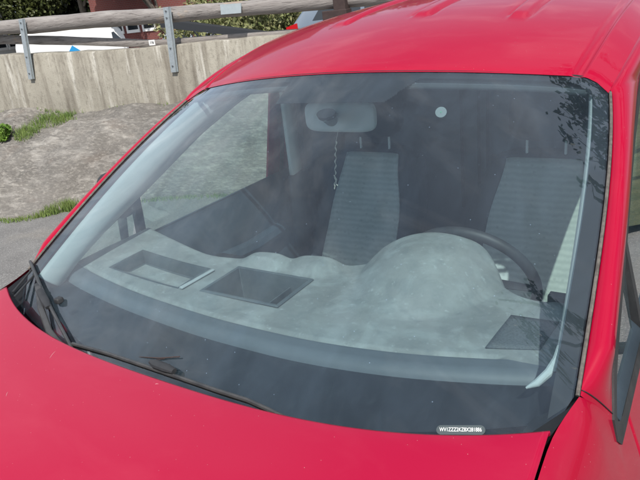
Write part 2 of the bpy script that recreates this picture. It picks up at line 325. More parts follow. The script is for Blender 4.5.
# ------------------------------------------------------------------ grass
_RS=lin(-3.5,6,240); _RT=lin(.3,.995,70); _RP=np.array([rockf(a,b) for a in _RS for b in _RT]); _d=_RP-CAM; _zz=_d@CF; _RX=320+FPX*(_d@CR)/_zz; _RY=240-FPX*(_d@CU)/_zz
def rock_px(px,py): i=int(np.argmin((_RX-px)**2+(_RY-py)**2)); return _RP[i]
def blades(m,c,n,rad,h,lean=.6,w=.0035):
    for _ in range(n):
        a=random.uniform(0,6.28); r=rad*math.sqrt(random.random()); x=c[0]+r*math.cos(a); y=c[1]+r*math.sin(a)*.6; z=c[2]-.02
        hh=h*random.uniform(.4,1.1); b=random.uniform(0,6.28); ww=w*random.uniform(.6,1.3); dx,dy=math.cos(b)*ww,math.sin(b)*ww; l=random.uniform(0,lean)*hh; e=random.uniform(0,6.28); lx,ly=math.cos(e)*l,math.sin(e)*l
        m.add([(x-dx,y-dy,z),(x+dx,y+dy,z),(x+dx*.7+lx*.4,y+dy*.7+ly*.4,z+hh*.6),(x-dx*.7+lx*.4,y-dy*.7+ly*.4,z+hh*.6),(x+lx,y+ly,z+hh)],[(0,1,2,3),(3,2,4)])
def s_at_x(x): return (x-WA[0])/WD[0]
m=MB()
for i in range(260):      # strip where rock meets asphalt
    x=random.uniform(-7.5,-2.8); y=ip(x,ex,ey); big=math.exp(-((x+5.05)/.14)**2)
    blades(m,(x,y-.03+random.uniform(-.05,.08),.02),14+int(40*big),.08,.04+.11*big)
for i in range(110):
    px=random.uniform(18,72); py=ip(px,[18,40,72],[136,122,114])+random.uniform(-7,5)*(1 if px<60 else .4)
    q=rock_px(px,py+3); blades(m,q,18,.10,.10)
for i in range(40):
    s=random.uniform(-.9,6); q=wp(s); blades(m,(q[0],q[1]-.06,zbase(s)+.0),5,.05,.06)
tag(m.build('grass',grassm,smooth=0),'tufts of green grass in the rock gully and along the asphalt edge','grass',kind='stuff')
def leafy(m,c,rad,n,size,squash=1.0,shell=.35,seed=0,clump=0,elong=1.8):
    """n small leaves spread through an irregular blob made of clumps"""
    r=np.random.default_rng(seed); cl=[]
    k=clump or 1
    for i in range(k):
        d=r.normal(size=3); d/=np.linalg.norm(d); q=(r.random()**.5) if k>1 else 0
        cl.append((np.array(c)+d*np.array(rad)*q*.8, (r.uniform(.22,.42) if k>1 else 1)))
    for i in range(n):
        cc,sz=cl[int(r.integers(k))]; d=r.normal(size=3); d/=np.linalg.norm(d); q=r.uniform(shell,1)**.6
        p=cc+d*q*np.array(rad)*sz
        a=r.normal(size=3); a/=np.linalg.norm(a); b=np.cross(a,r.normal(size=3)); b/=np.linalg.norm(b)+1e-9
        s=size*r.uniform(.55,1.3); A=a*s*elong/2; B=b*s/2
        m.add([p-A,p+B*.9,p+A,p-B*.9],[(0,1,2,3)])
m=MB(); 
q=rock_px(8,137); leafy(m,(q[0],q[1],q[2]+.11),(.27,.18,.17),1300,.035,seed=5,clump=8)
st=MB()
for i in range(7): a=i*.9; st.tube([(q[0],q[1],q[2]-.05),(q[0]+.2*math.cos(a),q[1]+.1*math.sin(a),q[2]+.14)],.004,5)
b_=empty('low_shrub',(q[0],q[1],q[2])); tag(b_,'low bright green weed bush on the rock at the left, under the wall','plant')
m.build('leaves',brightleaf,b_,smooth=0); st.build('stem',bark,b_)

# ------------------------------------------------------------------ timber barrier on the wall
def log_pts(lst,rads,back):
    return [watp(px,py,back) for px,py in lst]
fe=empty('timber_barrier',tuple(watp(100,50,.0))); tag(fe,'weathered grey timber log rail with a lower plank, bolted on top of the concrete wall','barrier')
# upper log (centre line and radius read along the photo)
def sweep(lst,back,n=40,left=6.0,right=1.0,z_slope=None):
    P=[watp(px,py,back) for px,py,r in lst]; s=[s_of(p) for p in P]; z=[p[2] for p in P]; r=[q[2] for q in lst]
    S=lin(s[0]-left,s[-1]+right,n); out=[];rad=[]
    for a in S:
        if a<s[0]: zz=z[0]+(s[0]-a)*.03
        elif a>s[-1]: zz=z[-1]-(a-s[-1])*.02
        else: zz=ip(a,s,z)
        qq=wp(a,back); out.append((qq[0],qq[1],zz)); rad.append(ip(a,s,r)*(1+.03*math.sin(a*5)+.02*math.sin(a*13)))
    return out,rad
p,r=sweep([(0,27.8,.094),(28,26,.104),(100,19.5,.097),(160,15.8,.090),(200,12,.085),(300,4,.078),(400,-4,.07)],.06,90)
MB().tube(p,r,14).build('log_rail',wood,fe)
p,r=sweep([(0,39.5,.066),(60,40.5,.060),(120,42.5,.052),(150,43.5,.047),(185,41,.04),(250,36,.04)],.17,60)
MB().tube(p,r,10,flat=(.5,1)).build('lower_rail',wood,fe)
for (a,b) in (((22,19),(32,79)),((167,7),(175,72))):
    A=watp(*a,-.075); B=watp(*b,-.02); d=B-A; Lh=np.linalg.norm(d); d/=Lh; x=np.array([WD[0],WD[1],0.]); y=np.cross(d,x)
    mm=MB(); hw,dp,th=.038,.028,.006
    sec=[(-hw-.012,0),(-hw,0),(-hw,-dp),(hw,-dp),(hw,0),(hw+.012,0),(hw+.012,th),(hw-th,th),(hw-th,-dp+th),(-hw+th,-dp+th),(-hw+th,th),(-hw-.012,th)]
    N=len(sec); V=[A+x*u+np.array([WN[0],WN[1],0])*v for u,v in sec]+[B+x*u+np.array([WN[0],WN[1],0])*v for u,v in sec]
    mm.add(V,[tuple(range(N)),tuple(range(N,2*N))[::-1]]+[(i,i+N,(i+1)%N+N,(i+1)%N) for i in range(N)])
    po=mm.build('post',galv,fe,smooth=0)
    for f in (.06,.16,.62,.9):
        c=A+d*Lh*f+np.array([WN[0],WN[1],0])*(-dp-.004); MB().lathe([(0,-.006),(.010,-.006),(.010,.004)],c,'y',10).build('bolt',bolt_m,po)
# plate on the log
pc=[watp(220,4.5,-.05),watp(241,3.2,-.05),watp(241,13,-.05),watp(221,14.6,-.05)]
MB().prism(pc,np.array([WN[0],WN[1],0])*.01).build('metal_plate',mat('plate_pale',(.50,.56,.58),.5,metal=.3,var=(.42,.48,.5),scale=20),fe,smooth=0)
# small number plate sign on the lower rail
def text_mesh(s,size,name='lettering',extr=.0006,bold=0):
    cu=bpy.data.curves.new(name,'FONT'); cu.body=s; cu.size=size; cu.align_x='CENTER'; cu.align_y='CENTER'; cu.extrude=extr; cu.offset=bold; cu.resolution_u=3
    ob=bpy.data.objects.new(name,cu); sc.collection.objects.link(ob); dg=bpy.context.evaluated_depsgraph_get(); me=bpy.data.meshes.new_from_object(ob.evaluated_get(dg)); bpy.data.objects.remove(ob); 
    me.name=name; o=bpy.data.objects.new(name,me); sc.collection.objects.link(o); return o
c0=watp(152,42.6,.08); sg=empty('number_sign',tuple(c0)); tag(sg,'small white sign reading 116 fixed to the lower wooden rail','sign')
MB().box(c0,(.092,.008,.062),rot=math.atan2(WD[1],WD[0])).build('plate',white,sg,smooth=0)
t=text_mesh('116',.042,bold=.0012); t.data.materials.append(black); t.parent=sg; t.location=Vector((WN[0],WN[1],0))*(-.0055); t.rotation_euler=(R(90),0,math.atan2(WD[1],WD[0]))
# dark wooden post with a box, right of the log's end
c0=watp(341,0,-.02)
dp_=empty('dark_post',(c0[0],c0[1],1.5)); tag(dp_,'dark brown wooden post with a block at its foot, beside the log rail','post')
MB().box((c0[0]+.0,c0[1],1.95),(.13,.12,.75),rot=.1).build('shaft',dwood,dp_,smooth=0,bevel=.006)
c1=watp(337,14,-.02); MB().box((c1[0],c1[1],c1[2]-.03),(.27,.14,.14),rot=.1).build('block',dwood,dp_,smooth=0,bevel=.008)

# ------------------------------------------------------------------ beyond the wall
vg=MB(); vg.grid(lambda x,y:(x,y,.02+.10*mn.fractal(Vector((x*.6,y*.6,3)),.9,2,4)+.05),lin(.35,14,60),lin(4.6,30,90)); tag(vg.build('grass_verge',mat('verge_turf',(.035,.055,.018),.95,var=(.12,.12,.055),scale=3.5,detail=12,bump=.03,bscale=30),smooth=60),kind='structure')
lot=MB(); lot.grid(lambda x,y:(x,y,.25),lin(-70,.2,12),[5.2,6,10,20,60]); 
for k in range(0): pass
o=lot.build('parking_area',asph,smooth=0); tag(o,kind='structure')
MB().box((-35,5.12,.12),(70,.1,.25)).build('kerb',conc,None,smooth=0)['kind']='structure'
def far(px,py,D):
    d=CF+(px-320)/FPX*CR-(py-240)/FPX*CU; return CAM+d*(D/math.hypot(d[0],d[1]))
def car_shape(name,p0,p1,z0,side_prof,width,body_m,label,glass_parts=(),extra=None,group=None,cat='car'):
    """side profile (along 0..1, z) swept across the car's width; p0->p1 is the near flank on the ground"""
    p0=np.array(p0[:2]);p1=np.array(p1[:2]);d=(p1-p0);Ln=np.linalg.norm(d);d/=Ln;n=np.array([-d[1],d[0]]); 
    if n@(p0-CAM[:2])<0:n=-n
    e=empty(name,(*( (p0+p1)/2+n*width/2),z0)); tag(e,label,cat,group)
    def P(a,z,w,ins=0): q=p0+d*a*Ln+n*(w*width); return (q[0],q[1],z0+z)
    belt=side_prof['belt']; mb=MB()
    prof=side_prof['outline']; 
    def f(i,j):
        a,z=prof[int(i)]; t=[0.03,0,0,1,1,.97][0]
        ws=[0,.02,.1,.5,.9,.98,1][int(j)]; tum=max(0,(z-belt))*.22/width; ww=tum+(1-2*tum)*ws
        dz=[-.05,-.012,0,.012,0,-.012,-.05][int(j)] if z>belt*.6 else 0
        return P(a,z+dz,ww)
    mb.grid(f,range(len(prof)),range(7))
    # flanks
    low=side_prof['low']; 
    for side in (0,1):
        V=[];F=[]
        for a,z in prof:
            tum=max(0,(z-belt))*.22/width; zz=z-.05 if z>belt*.6 else z
            V.append(P(a,zz,tum if side==0 else 1-tum)); V.append(P(a,min(zz,belt),0 if side==0 else 1)); V.append(P(a,low,0.0 if side==0 else 1))
        for i in range(len(prof)-1):
            for k in (0,1): F.append((i*3+k,i*3+k+1,(i+1)*3+k+1,(i+1)*3+k))
        mb.add(V,F)
    mb.build('body',body_m,e,smooth=30)
    for nm,pts,mt in glass_parts:
        poly=[P(a,z,max(0,z-belt)*.22/width-.004) for a,z in pts]; MB().prism(poly,(n[0]*.03,n[1]*.03,0)).build(nm,mt,e,smooth=0)
    for a in (.18,.82):
        for sd in (0.06,.94):
            q=P(a,.32,sd); wm=MB(); ang=math.atan2(d[1],d[0]); 
            V=[];F=[];prof_=[(0,-.1),(.2,-.1),(.31,-.1),(.32,-.08),(.32,.08),(.31,.1),(.2,.1),(0,.1)]
            for j in range(20):
                tt=2*math.pi*j/20
                for (r_,h) in prof_: V.append((q[0]+d[0]*r_*math.cos(tt)+n[0]*h,q[1]+d[1]*r_*math.cos(tt)+n[1]*h,q[2]+r_*math.sin(tt)))
            k=len(prof_)
            for j in range(20):
                for i in range(k-1): F.append((j*k+i,j*k+i+1,((j+1)%20)*k+i+1,((j+1)%20)*k+i))
            wm.add(V,F); wm.build('wheel',tyre_m,e)
    return e,P
# white van
vp={'belt':1.15,'low':.3,'outline':[(0,.35),(0,.9),(.01,1.5),(.03,1.78),(.07,1.90),(.2,1.99),(.4,2.02),(.65,2.0),(.78,1.92),(.86,1.80),(.92,1.62),(.96,1.35),(1,1.1),(1,.7),(1,.35)]}
A=far(13,45,24);B=far(138,45,24); v,P=car_shape('white_van',A,A+(B-A)*1.0,.10,vp,1.9,white,'long white van seen through the rails, parked beyond the concrete wall',
  [('window',[(.80,1.30),(.80,1.62),(.82,1.64),(.875,1.34)],carglass)],cat='van')
A_=far(70,51.5,24);B_=far(72,45.5,24);C_=far(82,51.5,24); k_=(np.array(P(.5,1.2,-.01))[:2]-CAM[:2]); 
def onflank(px,py):
    p0=np.array(P(.2,1.2,-.012)); p1=np.array(P(.8,1.2,-.012)); d_=p1-p0; n_=np.array([-d_[1],d_[0],0]); return at(px,py,n_,n_@p0)
MB().prism([onflank(69,51.5),onflank(72,45.5),onflank(82,51.5)],(.005,.005,0)).build('blue_triangle',blue,v,smooth=0)
# silver car behind the second post
cp={'belt':.92,'low':.22,'outline':[(0,.3),(0,.7),(.02,.95),(.10,1.08),(.16,1.38),(.28,1.46),(.50,1.46),(.66,1.02),(.72,.98),(.96,.82),(1,.65),(1,.3)]}
A=far(152,40,22);B=far(216,44,22); 
v,P=car_shape('silver_car',A-(B-A)*.08,A+(B-A)*1.75,.10,cp,1.75,silver,'silver car behind the second steel post, only its roof and side window showing',
  [('window',[(.15,.97),(.19,1.32),(.37,1.38),(.37,.97)],carglass),('window',[(.39,.97),(.39,1.38),(.49,1.38),(.60,.98)],carglass)],group=None)
# grey car by the roof edge
cg={'belt':1.22,'low':.3,'outline':[(0,.35),(.0,.9),(.02,1.22),(.10,1.60),(.16,1.74),(.30,1.80),(.58,1.78),(.74,1.32),(.97,1.10),(1,.8),(1,.35)]}
A=far(288,30,14);B=far(360,30,14)
v,P=car_shape('grey_car',A,A+(B-A)/np.linalg.norm(B-A)*4.3,.22,cg,1.8,grey,'blue-grey hatchback with a red tail lamp, just behind the van roof edge','' and () or [('window',[(.13,1.30),(.19,1.64),(.38,1.70),(.38,1.30)],carglass),('window',[(.40,1.30),(.40,1.70),(.55,1.68),(.68,1.30)],carglass)])
MB().prism([P(-.008,1.05,-.01),P(-.008,1.22,-.01),P(.045,1.28,-.01),(P(.055,1.08,-.01))],(0,.1,0)).build('tail_lamp',redlens,v,smooth=0)
# black steel shelter edge with struts
sh=empty('steel_shelter',tuple(far(230,40,12))); tag(sh,'low black steel shelter edge on thin forked struts behind the wall','shelter')
a=far(160,24,12);b=far(300,40.5,12); pr_=MB()
dirb=(b-a); n_=np.array([.75,.66,0]); V=[]
pr_.prism([a+(0,0,.075),b+(0,0,.06),b-(0,0,.05),a-(0,0,.06)],n_*.16).build('roof_slab',dsteel,sh,smooth=0)
for f in (.30,.62,.88):
    q=a+dirb*f; st=MB(); st.tube([(q[0],q[1],.25),(q[0],q[1],q[2]-.28)],.025,8); st.tube([(q[0],q[1],q[2]-.30),q+dirb*.07-(0,0,.05)],.018,6); st.tube([(q[0],q[1],q[2]-.30),q-dirb*.07-(0,0,.05)],.018,6); st.build('strut',dsteel,sh)

# ------------------------------------------------------------------ trees, hedges
def tree(name,label,base,h,crown_c,crown_r,leafm,n,size,seed,cat='tree',group=None,clump=26,trunk_r=.14,limbs=9,shell=.35,elong=1.8):
    e=empty(name,base); tag(e,label,cat,group); r=random.Random(seed); b=np.array(base,float); c=np.array(crown_c,float)
    t=MB(); top=c+(0,0,crown_r[2]*.3); pts=[b+(top-b)*k+np.array([r.uniform(-.06,.06)*h*.3*(0<k<1) for _ in (0,1)]+[0]) for k in (0,.2,.4,.6,.8,1)]
    t.tube(pts,[trunk_r*1.25,trunk_r,trunk_r*.85,trunk_r*.65,trunk_r*.45,trunk_r*.2],9)
    for i in range(limbs):
        k=r.uniform(.35,.9); p=b+(top-b)*k; a=r.uniform(0,6.28); q=c+np.array([math.cos(a)*crown_r[0]*.75,math.sin(a)*crown_r[1]*.75,r.uniform(-.4,.6)*crown_r[2]])
        mid=(p+q)/2+(0,0,.1*h*.3); t.tube([p,mid,q],[trunk_r*.4,trunk_r*.25,trunk_r*.08],6)
        for _ in range(2):
            q2=mid+np.array([r.uniform(-1,1)*crown_r[0]*.4,r.uniform(-1,1)*crown_r[1]*.4,r.uniform(-.1,.6)*crown_r[2]*.5]); t.tube([mid,q2],[trunk_r*.18,trunk_r*.05],5)
    t.build('trunk',bark,e)
    m=MB(); leafy(m,crown_c,crown_r,n,size,seed=seed,clump=clump,shell=shell,elong=elong); m.build('crown',leafm,e,smooth=0); return e
q=far(34,10,29); tree('conifer_tree','dense olive green conifer standing above the log rail at top left',(q[0],q[1],.2),5,(q[0],q[1],4.3),(1.65,1.65,2.9),conif,30000,.10,11,clump=90,trunk_r=.1)
q=far(66,0,31); tree('conifer_tree','dark narrow conifer right beside the olive green one, behind the rail',(q[0],q[1],.2),5,(q[0],q[1],3.6),(1.5,1.5,3.0),leafmat('dark_leaves',(.012,.018,.006),(.03,.04,.012)),9000,.15,12,clump=30,trunk_r=.1)
q=far(78,-10,26); tree('leafy_tree','bright green leafy tree whose low twigs hang between conifer and brick building',(q[0],q[1]+.2,.2),6,(q[0],q[1],q[2]+1.05),(1.7,1.5,1.5),brightleaf,4600,.16,13,clump=26)
q=far(118,-10,23); tree('leafy_tree','bright green leafy tree in front of the brick building wall',(q[0]+1.9,q[1]+1.0,.2),6,(q[0],q[1],q[2]+.95),(1.6,1.5,1.2),brightleaf,3600,.15,14,clump=20)
for i,(px,py,D,rx,rz,l) in enumerate(((215,20,17,1.5,1.1,'yellowish dry shrub behind the black shelter, left of the other shrubs'),(247,18,16,1.3,1.2,'pale yellow-green shrub straight above the black shelter edge'),(280,16,17.5,1.5,1.3,'yellow-green shrub left of the grey car'),(395,-6,18,2.6,1.3,'green hedge shrub above the van roof, right of the dark post'),(330,-8,19,2.2,1.6,'green shrub behind the grey car roof'))):
    q=far(px,py,D); tree('shrub',l,(q[0],q[1],.2),2.4,(q[0],q[1],q[2]-.1),(rx,rx,rz),shrubleaf if i<4 else treeleaf,4200,.07,30+i,cat='shrub',group='shrubs behind the parking area',clump=24,trunk_r=.04,limbs=6)
for i,(px,D,l) in enumerate(((190,27,'tall dark tree rising behind the silver car'),(255,30,'tall dark tree rising behind the shrubs'),(330,29,'tall tree rising behind the grey car'),(430,31,'tall tree far behind the van roof'),(560,28,'tall tree behind the rear of the red van'))):
    q=far(px,0,D); tree('tall_tree',l,(q[0],q[1],.0),9,(q[0],q[1],4.9),(3.4,3.4,3.6),treeleaf,5200,.26,50+i,group='tall trees behind the parking area',clump=34,trunk_r=.2)
# tree leaning over the van from the driver's side; its twigs are mirrored in the windscreen
e=empty('overhanging_tree',(4.6,4.2,0)); tag(e,'tree whose branch overhangs the red van and is mirrored in its windscreen','tree')
t=MB(); t.tube([(4.6,4.2,0),(4.5,4.1,1.8),(4.3,4.0,3.6),(4.0,3.9,5.6),(3.9,3.9,7)],[.2,.17,.15,.11,.04],10)
tips=[]
r_=random.Random(4)
def branch(p,q,r0,depth):
    mid=(np.array(p)+np.array(q))/2+np.array([r_.uniform(-.1,.1),r_.uniform(-.1,.1),.12*np.linalg.norm(np.array(q)-np.array(p))*.5]); t.tube([p,mid,q],[r0,r0*.7,r0*.35],6)
    d=np.array(q)-np.array(p); Ln=np.linalg.norm(d)
    if depth:
        for k in (.35,.55,.75,1.0):
            s_=np.array(p)+d*k if k==1 else mid+(np.array(q)-mid)*(k-.35)
            nd=d/Ln*.55+np.array([r_.uniform(-.6,.6),r_.uniform(-.6,.6),r_.uniform(-.45,.3)]); branch(s_,s_+nd*Ln*.42,r0*.42,depth-1)
    else: tips.append((np.array(p),np.array(q)))
branch((4.3,4.0,3.6),(1.75,2.45,4.15),.07,3); branch((2.2,2.75,4.15),(1.25,1.55,4.1),.03,2); branch((1.6,2.3,4.15),(1.0,2.2,4.0),.02,1); branch((4.2,4.0,4.4),(2.2,4.6,5.8),.07,3); branch((3.95,3.9,6.2),(1.7,.8,7.1),.06,1); branch((1.7,.8,7.1),(.95,.05,7.0),.025,2); branch((4.1,3.9,5.0),(5.6,3.2,6.6),.07,3); branch((4.4,4.1,3.4),(5.4,5.6,5.2),.07,3)
t.build('trunk',bark,e)
m=MB(); rr=np.random.default_rng(3)
for p,q in tips:
    for i in range(30 if p[0]<2.6 and p[1]<3.2 else 14):
        c=p+(q-p)*rr.random()*1.1+rr.normal(size=3)*.045; a=rr.normal(size=3); a/=np.linalg.norm(a); b=np.cross(a,rr.normal(size=3)); b/=np.linalg.norm(b); s=rr.uniform(.02,.045)
        m.add([c-a*s,c+b*s*.5,c+a*s,c-b*s*.5],[(0,1,2,3)])
m.build('crown',treeleaf,e,smooth=0)

# ------------------------------------------------------------------ buildings
def building(name,label,px0,px1,D0,D1,z0,h,wallm,depth,rows,cols,roof=True,wz=1.2,ww=.9,z1=1.0,step=2.7):
    a=far(px0,0,D0)[:2]; b=far(px1,0,D1)[:2]; d=b-a; Ln=np.linalg.norm(d); d/=Ln; n=np.array([-d[1],d[0]])
    if n@(a-CAM[:2])<0:n=-n
    e=empty(name,(*((a+b)/2+n*depth/2),z0)); tag(e,label,'building')
    P=lambda s,t,z:(a[0]+d[0]*s+n[0]*t,a[1]+d[1]*s+n[1]*t,z)
    MB().prism([P(0,0,z0),P(Ln,0,z0),P(Ln,depth,z0),P(0,depth,z0)],(0,0,h)).build('wall',wallm,e,smooth=0)
    for r in range(rows):
        for c in range(cols):
            s=(c+.5)*Ln/cols; z=z0+z1+r*step
            f=MB(); 
            for (s0,s1,za,zb) in ((s-ww/2,s-ww/2+.07,z,z+wz),(s+ww/2-.04,s+ww/2,z,z+wz),(s-ww/2,s+ww/2,z-.10,z),(s-ww/2,s+ww/2,z+wz,z+wz+.04)):
                f.prism([P(s0,-.05,za),P(s1,-.05,za),P(s1,-.05,zb),P(s0,-.05,zb)],(n[0]*.06,n[1]*.06,0))
            w_=f.build('window',white,e,smooth=0)
            MB().prism([P(s-ww/2,-.02,z),P(s+ww/2,-.02,z),P(s+ww/2,-.02,z+wz),P(s-ww/2,-.02,z+wz)],(n[0]*.015,n[1]*.015,0)).build('pane',winglass,w_,smooth=0)
    if roof:
        o=.4; H=z0+h
        MB().add([P(-o,-o,H),P(Ln+o,-o,H),P(Ln+o,depth+o,H),P(-o,depth+o,H),P(-o,depth/2,H+2),P(Ln+o,depth/2,H+2)],[(0,1,5,4),(2,3,4,5),(0,4,3),(1,2,5),(0,3,2,1)]).build('roof',roofm,e,smooth=0)
    return e
building('brick_building','dark red brick building with small white windows beyond the parked vehicles',88,188,25,22,.1,6.2,brick,8,2,6,wz=.50,ww=.60,z1=1.62,step=2.2)
building('pale_house','pale grey house with white window frames at the far top left corner',-120,11,24,30,.1,6,render_m,8,2,6,ww=1.1,wz=1.3,z1=1.5)
building('brick_building','low dark brick building far behind the van roof, right of the shrubs',330,640,38,40,.0,7,brick,9,2,8)
# =================================================================== THE RED VAN
van=empty('red_van',(0,1.2,0)); tag(van,'bright red delivery van filling the picture, dusty windscreen, dashboard and two seats visible inside','van')
# --- windscreen surface
NW=np.array([0,-.46,.888])
def S(u,v,off=0):
    b=np.array([.758*u,.012+.177*u*u,1.098+.084*u*u]); t=np.array([.672*u,.781+.161*u*u,1.638-.059*u*u])
    k=4*v*(1-v); p=b*(1-v)+t*v; p=p+NW*(.022*k*(1-.4*u*u)); p[0]+=u*k*(.018+.012*(v-.5)); 
    nrm=NW+np.array([.30*u,-.03,0]); nrm=nrm/np.linalg.norm(nrm); return p+nrm*off
def vtop(u): a=max(0,(abs(u)-.90)/.10); return 1-.075*a**2.6
us=list(lin(-1,-.9,9))+list(lin(-.88,.88,45))+list(lin(.9,1,9)); vs_=lin(0,1,36)
def vbot(u): return -.14*(1-abs(u)**16)
def pane(off): return lambda u,v:tuple(S(u,vbot(u)+v*(vtop(u)-vbot(u)),off))
w_=MB(); w_.grid(pane(0),us,vs_,mi=0); w_.grid(pane(-.005),us,vs_,flip=True,mi=1)
ring=[(u,0) for u in us]+[(1,v) for v in vs_][1:]+[(u,1) for u in us[::-1]][1:]+[(-1,v) for v in vs_[::-1]][1:-1]
V=[];F=[];k=len(ring)
for u,v in ring: V+= [pane(0)(u,v),pane(-.005)(u,v)]
for i in range(k): j=(i+1)%k; F.append((2*i,2*i+1,2*j+1,2*j))
w_.add(V,F,1)
wind=w_.build('windscreen',[wglass,wclear],van,smooth=60)
# black enamel band printed on the inside of the glass
def uv_on(px,py):
    best=None
    d=CF+(px-320)/FPX*CR-(py-240)/FPX*CU; d=d/np.linalg.norm(d)
    u,v=0,.5
    for it in range(30):
        p=S(u,v)-CAM; e_=p-d*(p@d)
        h=1e-4; Ju=(S(u+h,v)-S(u,v))/h; Jv=(S(u,v+h)-S(u,v))/h; J=np.stack([Ju-d*(Ju@d),Jv-d*(Jv@d)],1)
        s_,*_=np.linalg.lstsq(J,-e_,rcond=None); u+=s_[0]; v+=s_[1]
    return u,v
uL,_=uv_on(283,90); uR,_=uv_on(417,80); uR2,_=uv_on(384,99); _,vP=uv_on(340,101)
def fritband(u,v):
    a=abs(u); side=(1-a)*.72; 
    if side<.030: return True
    top=(1-v)*.98
    lim=.020
    if uL<u<uR2: lim=(1-vP)*.86
    elif uR2<=u<uR: lim=.02+((1-vP)*.86-.02)*(1-(u-uR2)/(uR-uR2))
    if top<lim: return True
    if (v)*.98<.03: return True
    r=.06; dx=.030+r-side; dy=.02+r-top
    if dx>0 and dy>0 and dx*dx+dy*dy>r*r: return True
    return False
fu=lin(-.998,.998,300); fv=lin(.002,.998,180)
fb=MB(); fb.grid(pane(-.0056),fu,fv,keep=fritband); fb.grid(pane(-.0064),fu,fv,keep=fritband,flip=True)
# drop unused verts is unnecessary
fb.build('enamel_band',frit,wind,smooth=60)
# rubber seal along the glass sides and a thin one at the top
for sgn in (-1,1):
    pts=[S(sgn*1.006,v*.925,.003) for v in lin(0,1,40)]; MB().tube(pts,.0034,8).build('seal',rubber,wind)
pts=[S(u*1.0,vtop(u)+.004,.000) for u in lin(-.995,.995,70)]; MB().tube(pts,.002,6).build('seal',dark,wind)
# --- roof
def rise(t): return .186*(1-math.exp(-t/.496)) - .02*max(0,(t-1.8))**1.5
YR=3.45
GR=[-.53,-.215,.085,.39]
def roof(u,tau,off=0):
    t=tau*2.6; p=S(u,vtop(u)); bx=.672*1.0
    x=p[0]*1.003+u*.03*(1-math.exp(-t/.25))
    y=p[1]+(YR-p[1])*tau if True else 0
    z=p[2]+.004+rise(t)+ .010*(1-u*u)*min(1,t*2)
    y=p[1]-.002+ (YR-.781)*tau*(1-.0)- (p[1]-.781)*tau
    z+= -.0035*math.exp(-(t/.012)**2)
    # side gutter
    g_=math.exp(-((abs(u)-.905)/.016)**4)*min(1,t/.03+.3); z-=.009*g_
    # raised ribs
    for gx in (-.215,.085,.39):
        a=abs(x-gx); w=.024
        k=1/(1+math.exp(-(y-1.20)/.008)) if y<1.6 else 1
        ex_=max(0,1-abs(1) ) 
        z+=.0085*k*(1/(1+math.exp((a-w)/.0026)))-.004*k*math.exp(-((a-w-.006)/.006)**2)
    return (x,y,z+off)
ru=(lambda L_:[a for i,a in enumerate(L_) if i==0 or i==len(L_)-1 or a-L_[i-1]>.0028])(sorted(set(list(lin(-1,1,61))+[s*a for s in (-1,1) for a in lin(.87,.94,15)]+[ (gx+dx)/.70 for gx in (-.215,.085,.39) for dx in lin(-.04,.04,17)])))
rt=[0,.002,.004,.008,.014]+list(lin(.02,.145,16))+list(lin(.15,.19,14))+list(lin(.2,1,45))
body=MB(); body.grid(lambda u,t:roof(u,t),ru,rt)
xs=lambda z:.82-.21*(z-1.05)
OA=[(0,.262,1.10),(.10,.325,1.163),(.22,.42,1.208),(.45,.614,1.294),(.80,.94,1.446),(1,1.19,1.532)]
OR=[(0,1.19,1.532),(.06,1.35,1.566),(.15,1.60,1.590),(.4,2.1,1.612),(1,YR,1.60)]
def outer(k):
    if k<=1: y=ip(k,[a[0] for a in OA],[a[1] for a in OA]); z=ip(k,[a[0] for a in OA],[a[2] for a in OA])
    else: y=ip(k-1,[a[0] for a in OR],[a[1] for a in OR]); z=ip(k-1,[a[0] for a in OR],[a[2] for a in OR])
    return np.array([xs(z),y,z])
def inner(k):
    if k<=1: p=S(1.012,k*.925,.001); return p
    return np.array(roof(1,k-1))
def ribbon(sgn,off=0,inset=0):
    def f(k,w):
        I=inner(k); O=outer(k); 
        if k<.03: I=inner(k)
        nb=np.array([.82,-.42 if k<1 else -.42*max(0,1-(k-1)*8),.50]); nb/=np.linalg.norm(nb)
        p=I+(O-I)*w+nb*(.033+.004*min(1,max(0,k-1)*6))*min(1,k/.12)**.7*math.sin(math.pi*w**.62)
        p=p+nb*off; 
        return (sgn*p[0],p[1],p[2])
    return f
ks=list(lin(0,1,60))+list(lin(1.004,1.2,20))+list(lin(1.22,2,24))
# smooth outer profile by spline-ish resampling
from functools import lru_cache
def smooth_outer():
    K=np.linspace(0,2,401); Y=np.array([outer(k) for k in K]); 
    for _ in range(60): Y[1:-1]=(Y[:-2]+2*Y[1:-1]+Y[2:])/4
    return K,Y
KK,YY=smooth_outer()
def outer(k): return np.array([np.interp(k,KK,YY[:,i]) for i in range(3)])
for s_ in (1,-1): body.grid(ribbon(s_),ks,[0,.012,.03,.06,.1,.15,.21,.28,.36,.45,.55,.65,.75,.85,.93,1],flip=(s_==1))
# --- body side below the windows
TY=[-1.0,-.85,-.6,-.3,-.05,.06,.115,.19,.225,.262,.275,.30,.36,3.45]
TZ=[.74,.86,.97,1.055,1.115,1.15,1.172,1.184,1.155,1.10,1.06,1.038,1.035,1.035]
TX=[.60,.70,.775,.790,.782,.765,.748,.766,.785,.8095,.818,.823,.824,.824]
def hoodf(u,w,off=0):
    a=abs(u); p=np.array([.74*u,-.019+.121*a**3.275,1.142+.033*u*u]); fx=np.array([.60*u,-1.0-.10*(1-u*u),.745]); 
    x=p[0]+(fx[0]-p[0])*w+ .052*u*math.sin(math.pi*min(1,w*1.0))*(1-.2*w)
    y=p[1]+(fx[1]-p[1])*w
    z=p[2]+(fx[2]-p[2])*(.30*w+.70*w**2.3) - .002*math.exp(-w/.012)
    z+=.02*math.sin(math.pi*min(1,w*1.3))*(1-a**3) if w<.77 else 0
    return (x,y,z+off)
_he=[hoodf(1,w_) for w_ in lin(1,0,60)]
_k=[i for i,y in enumerate(TY) if y>=.115]
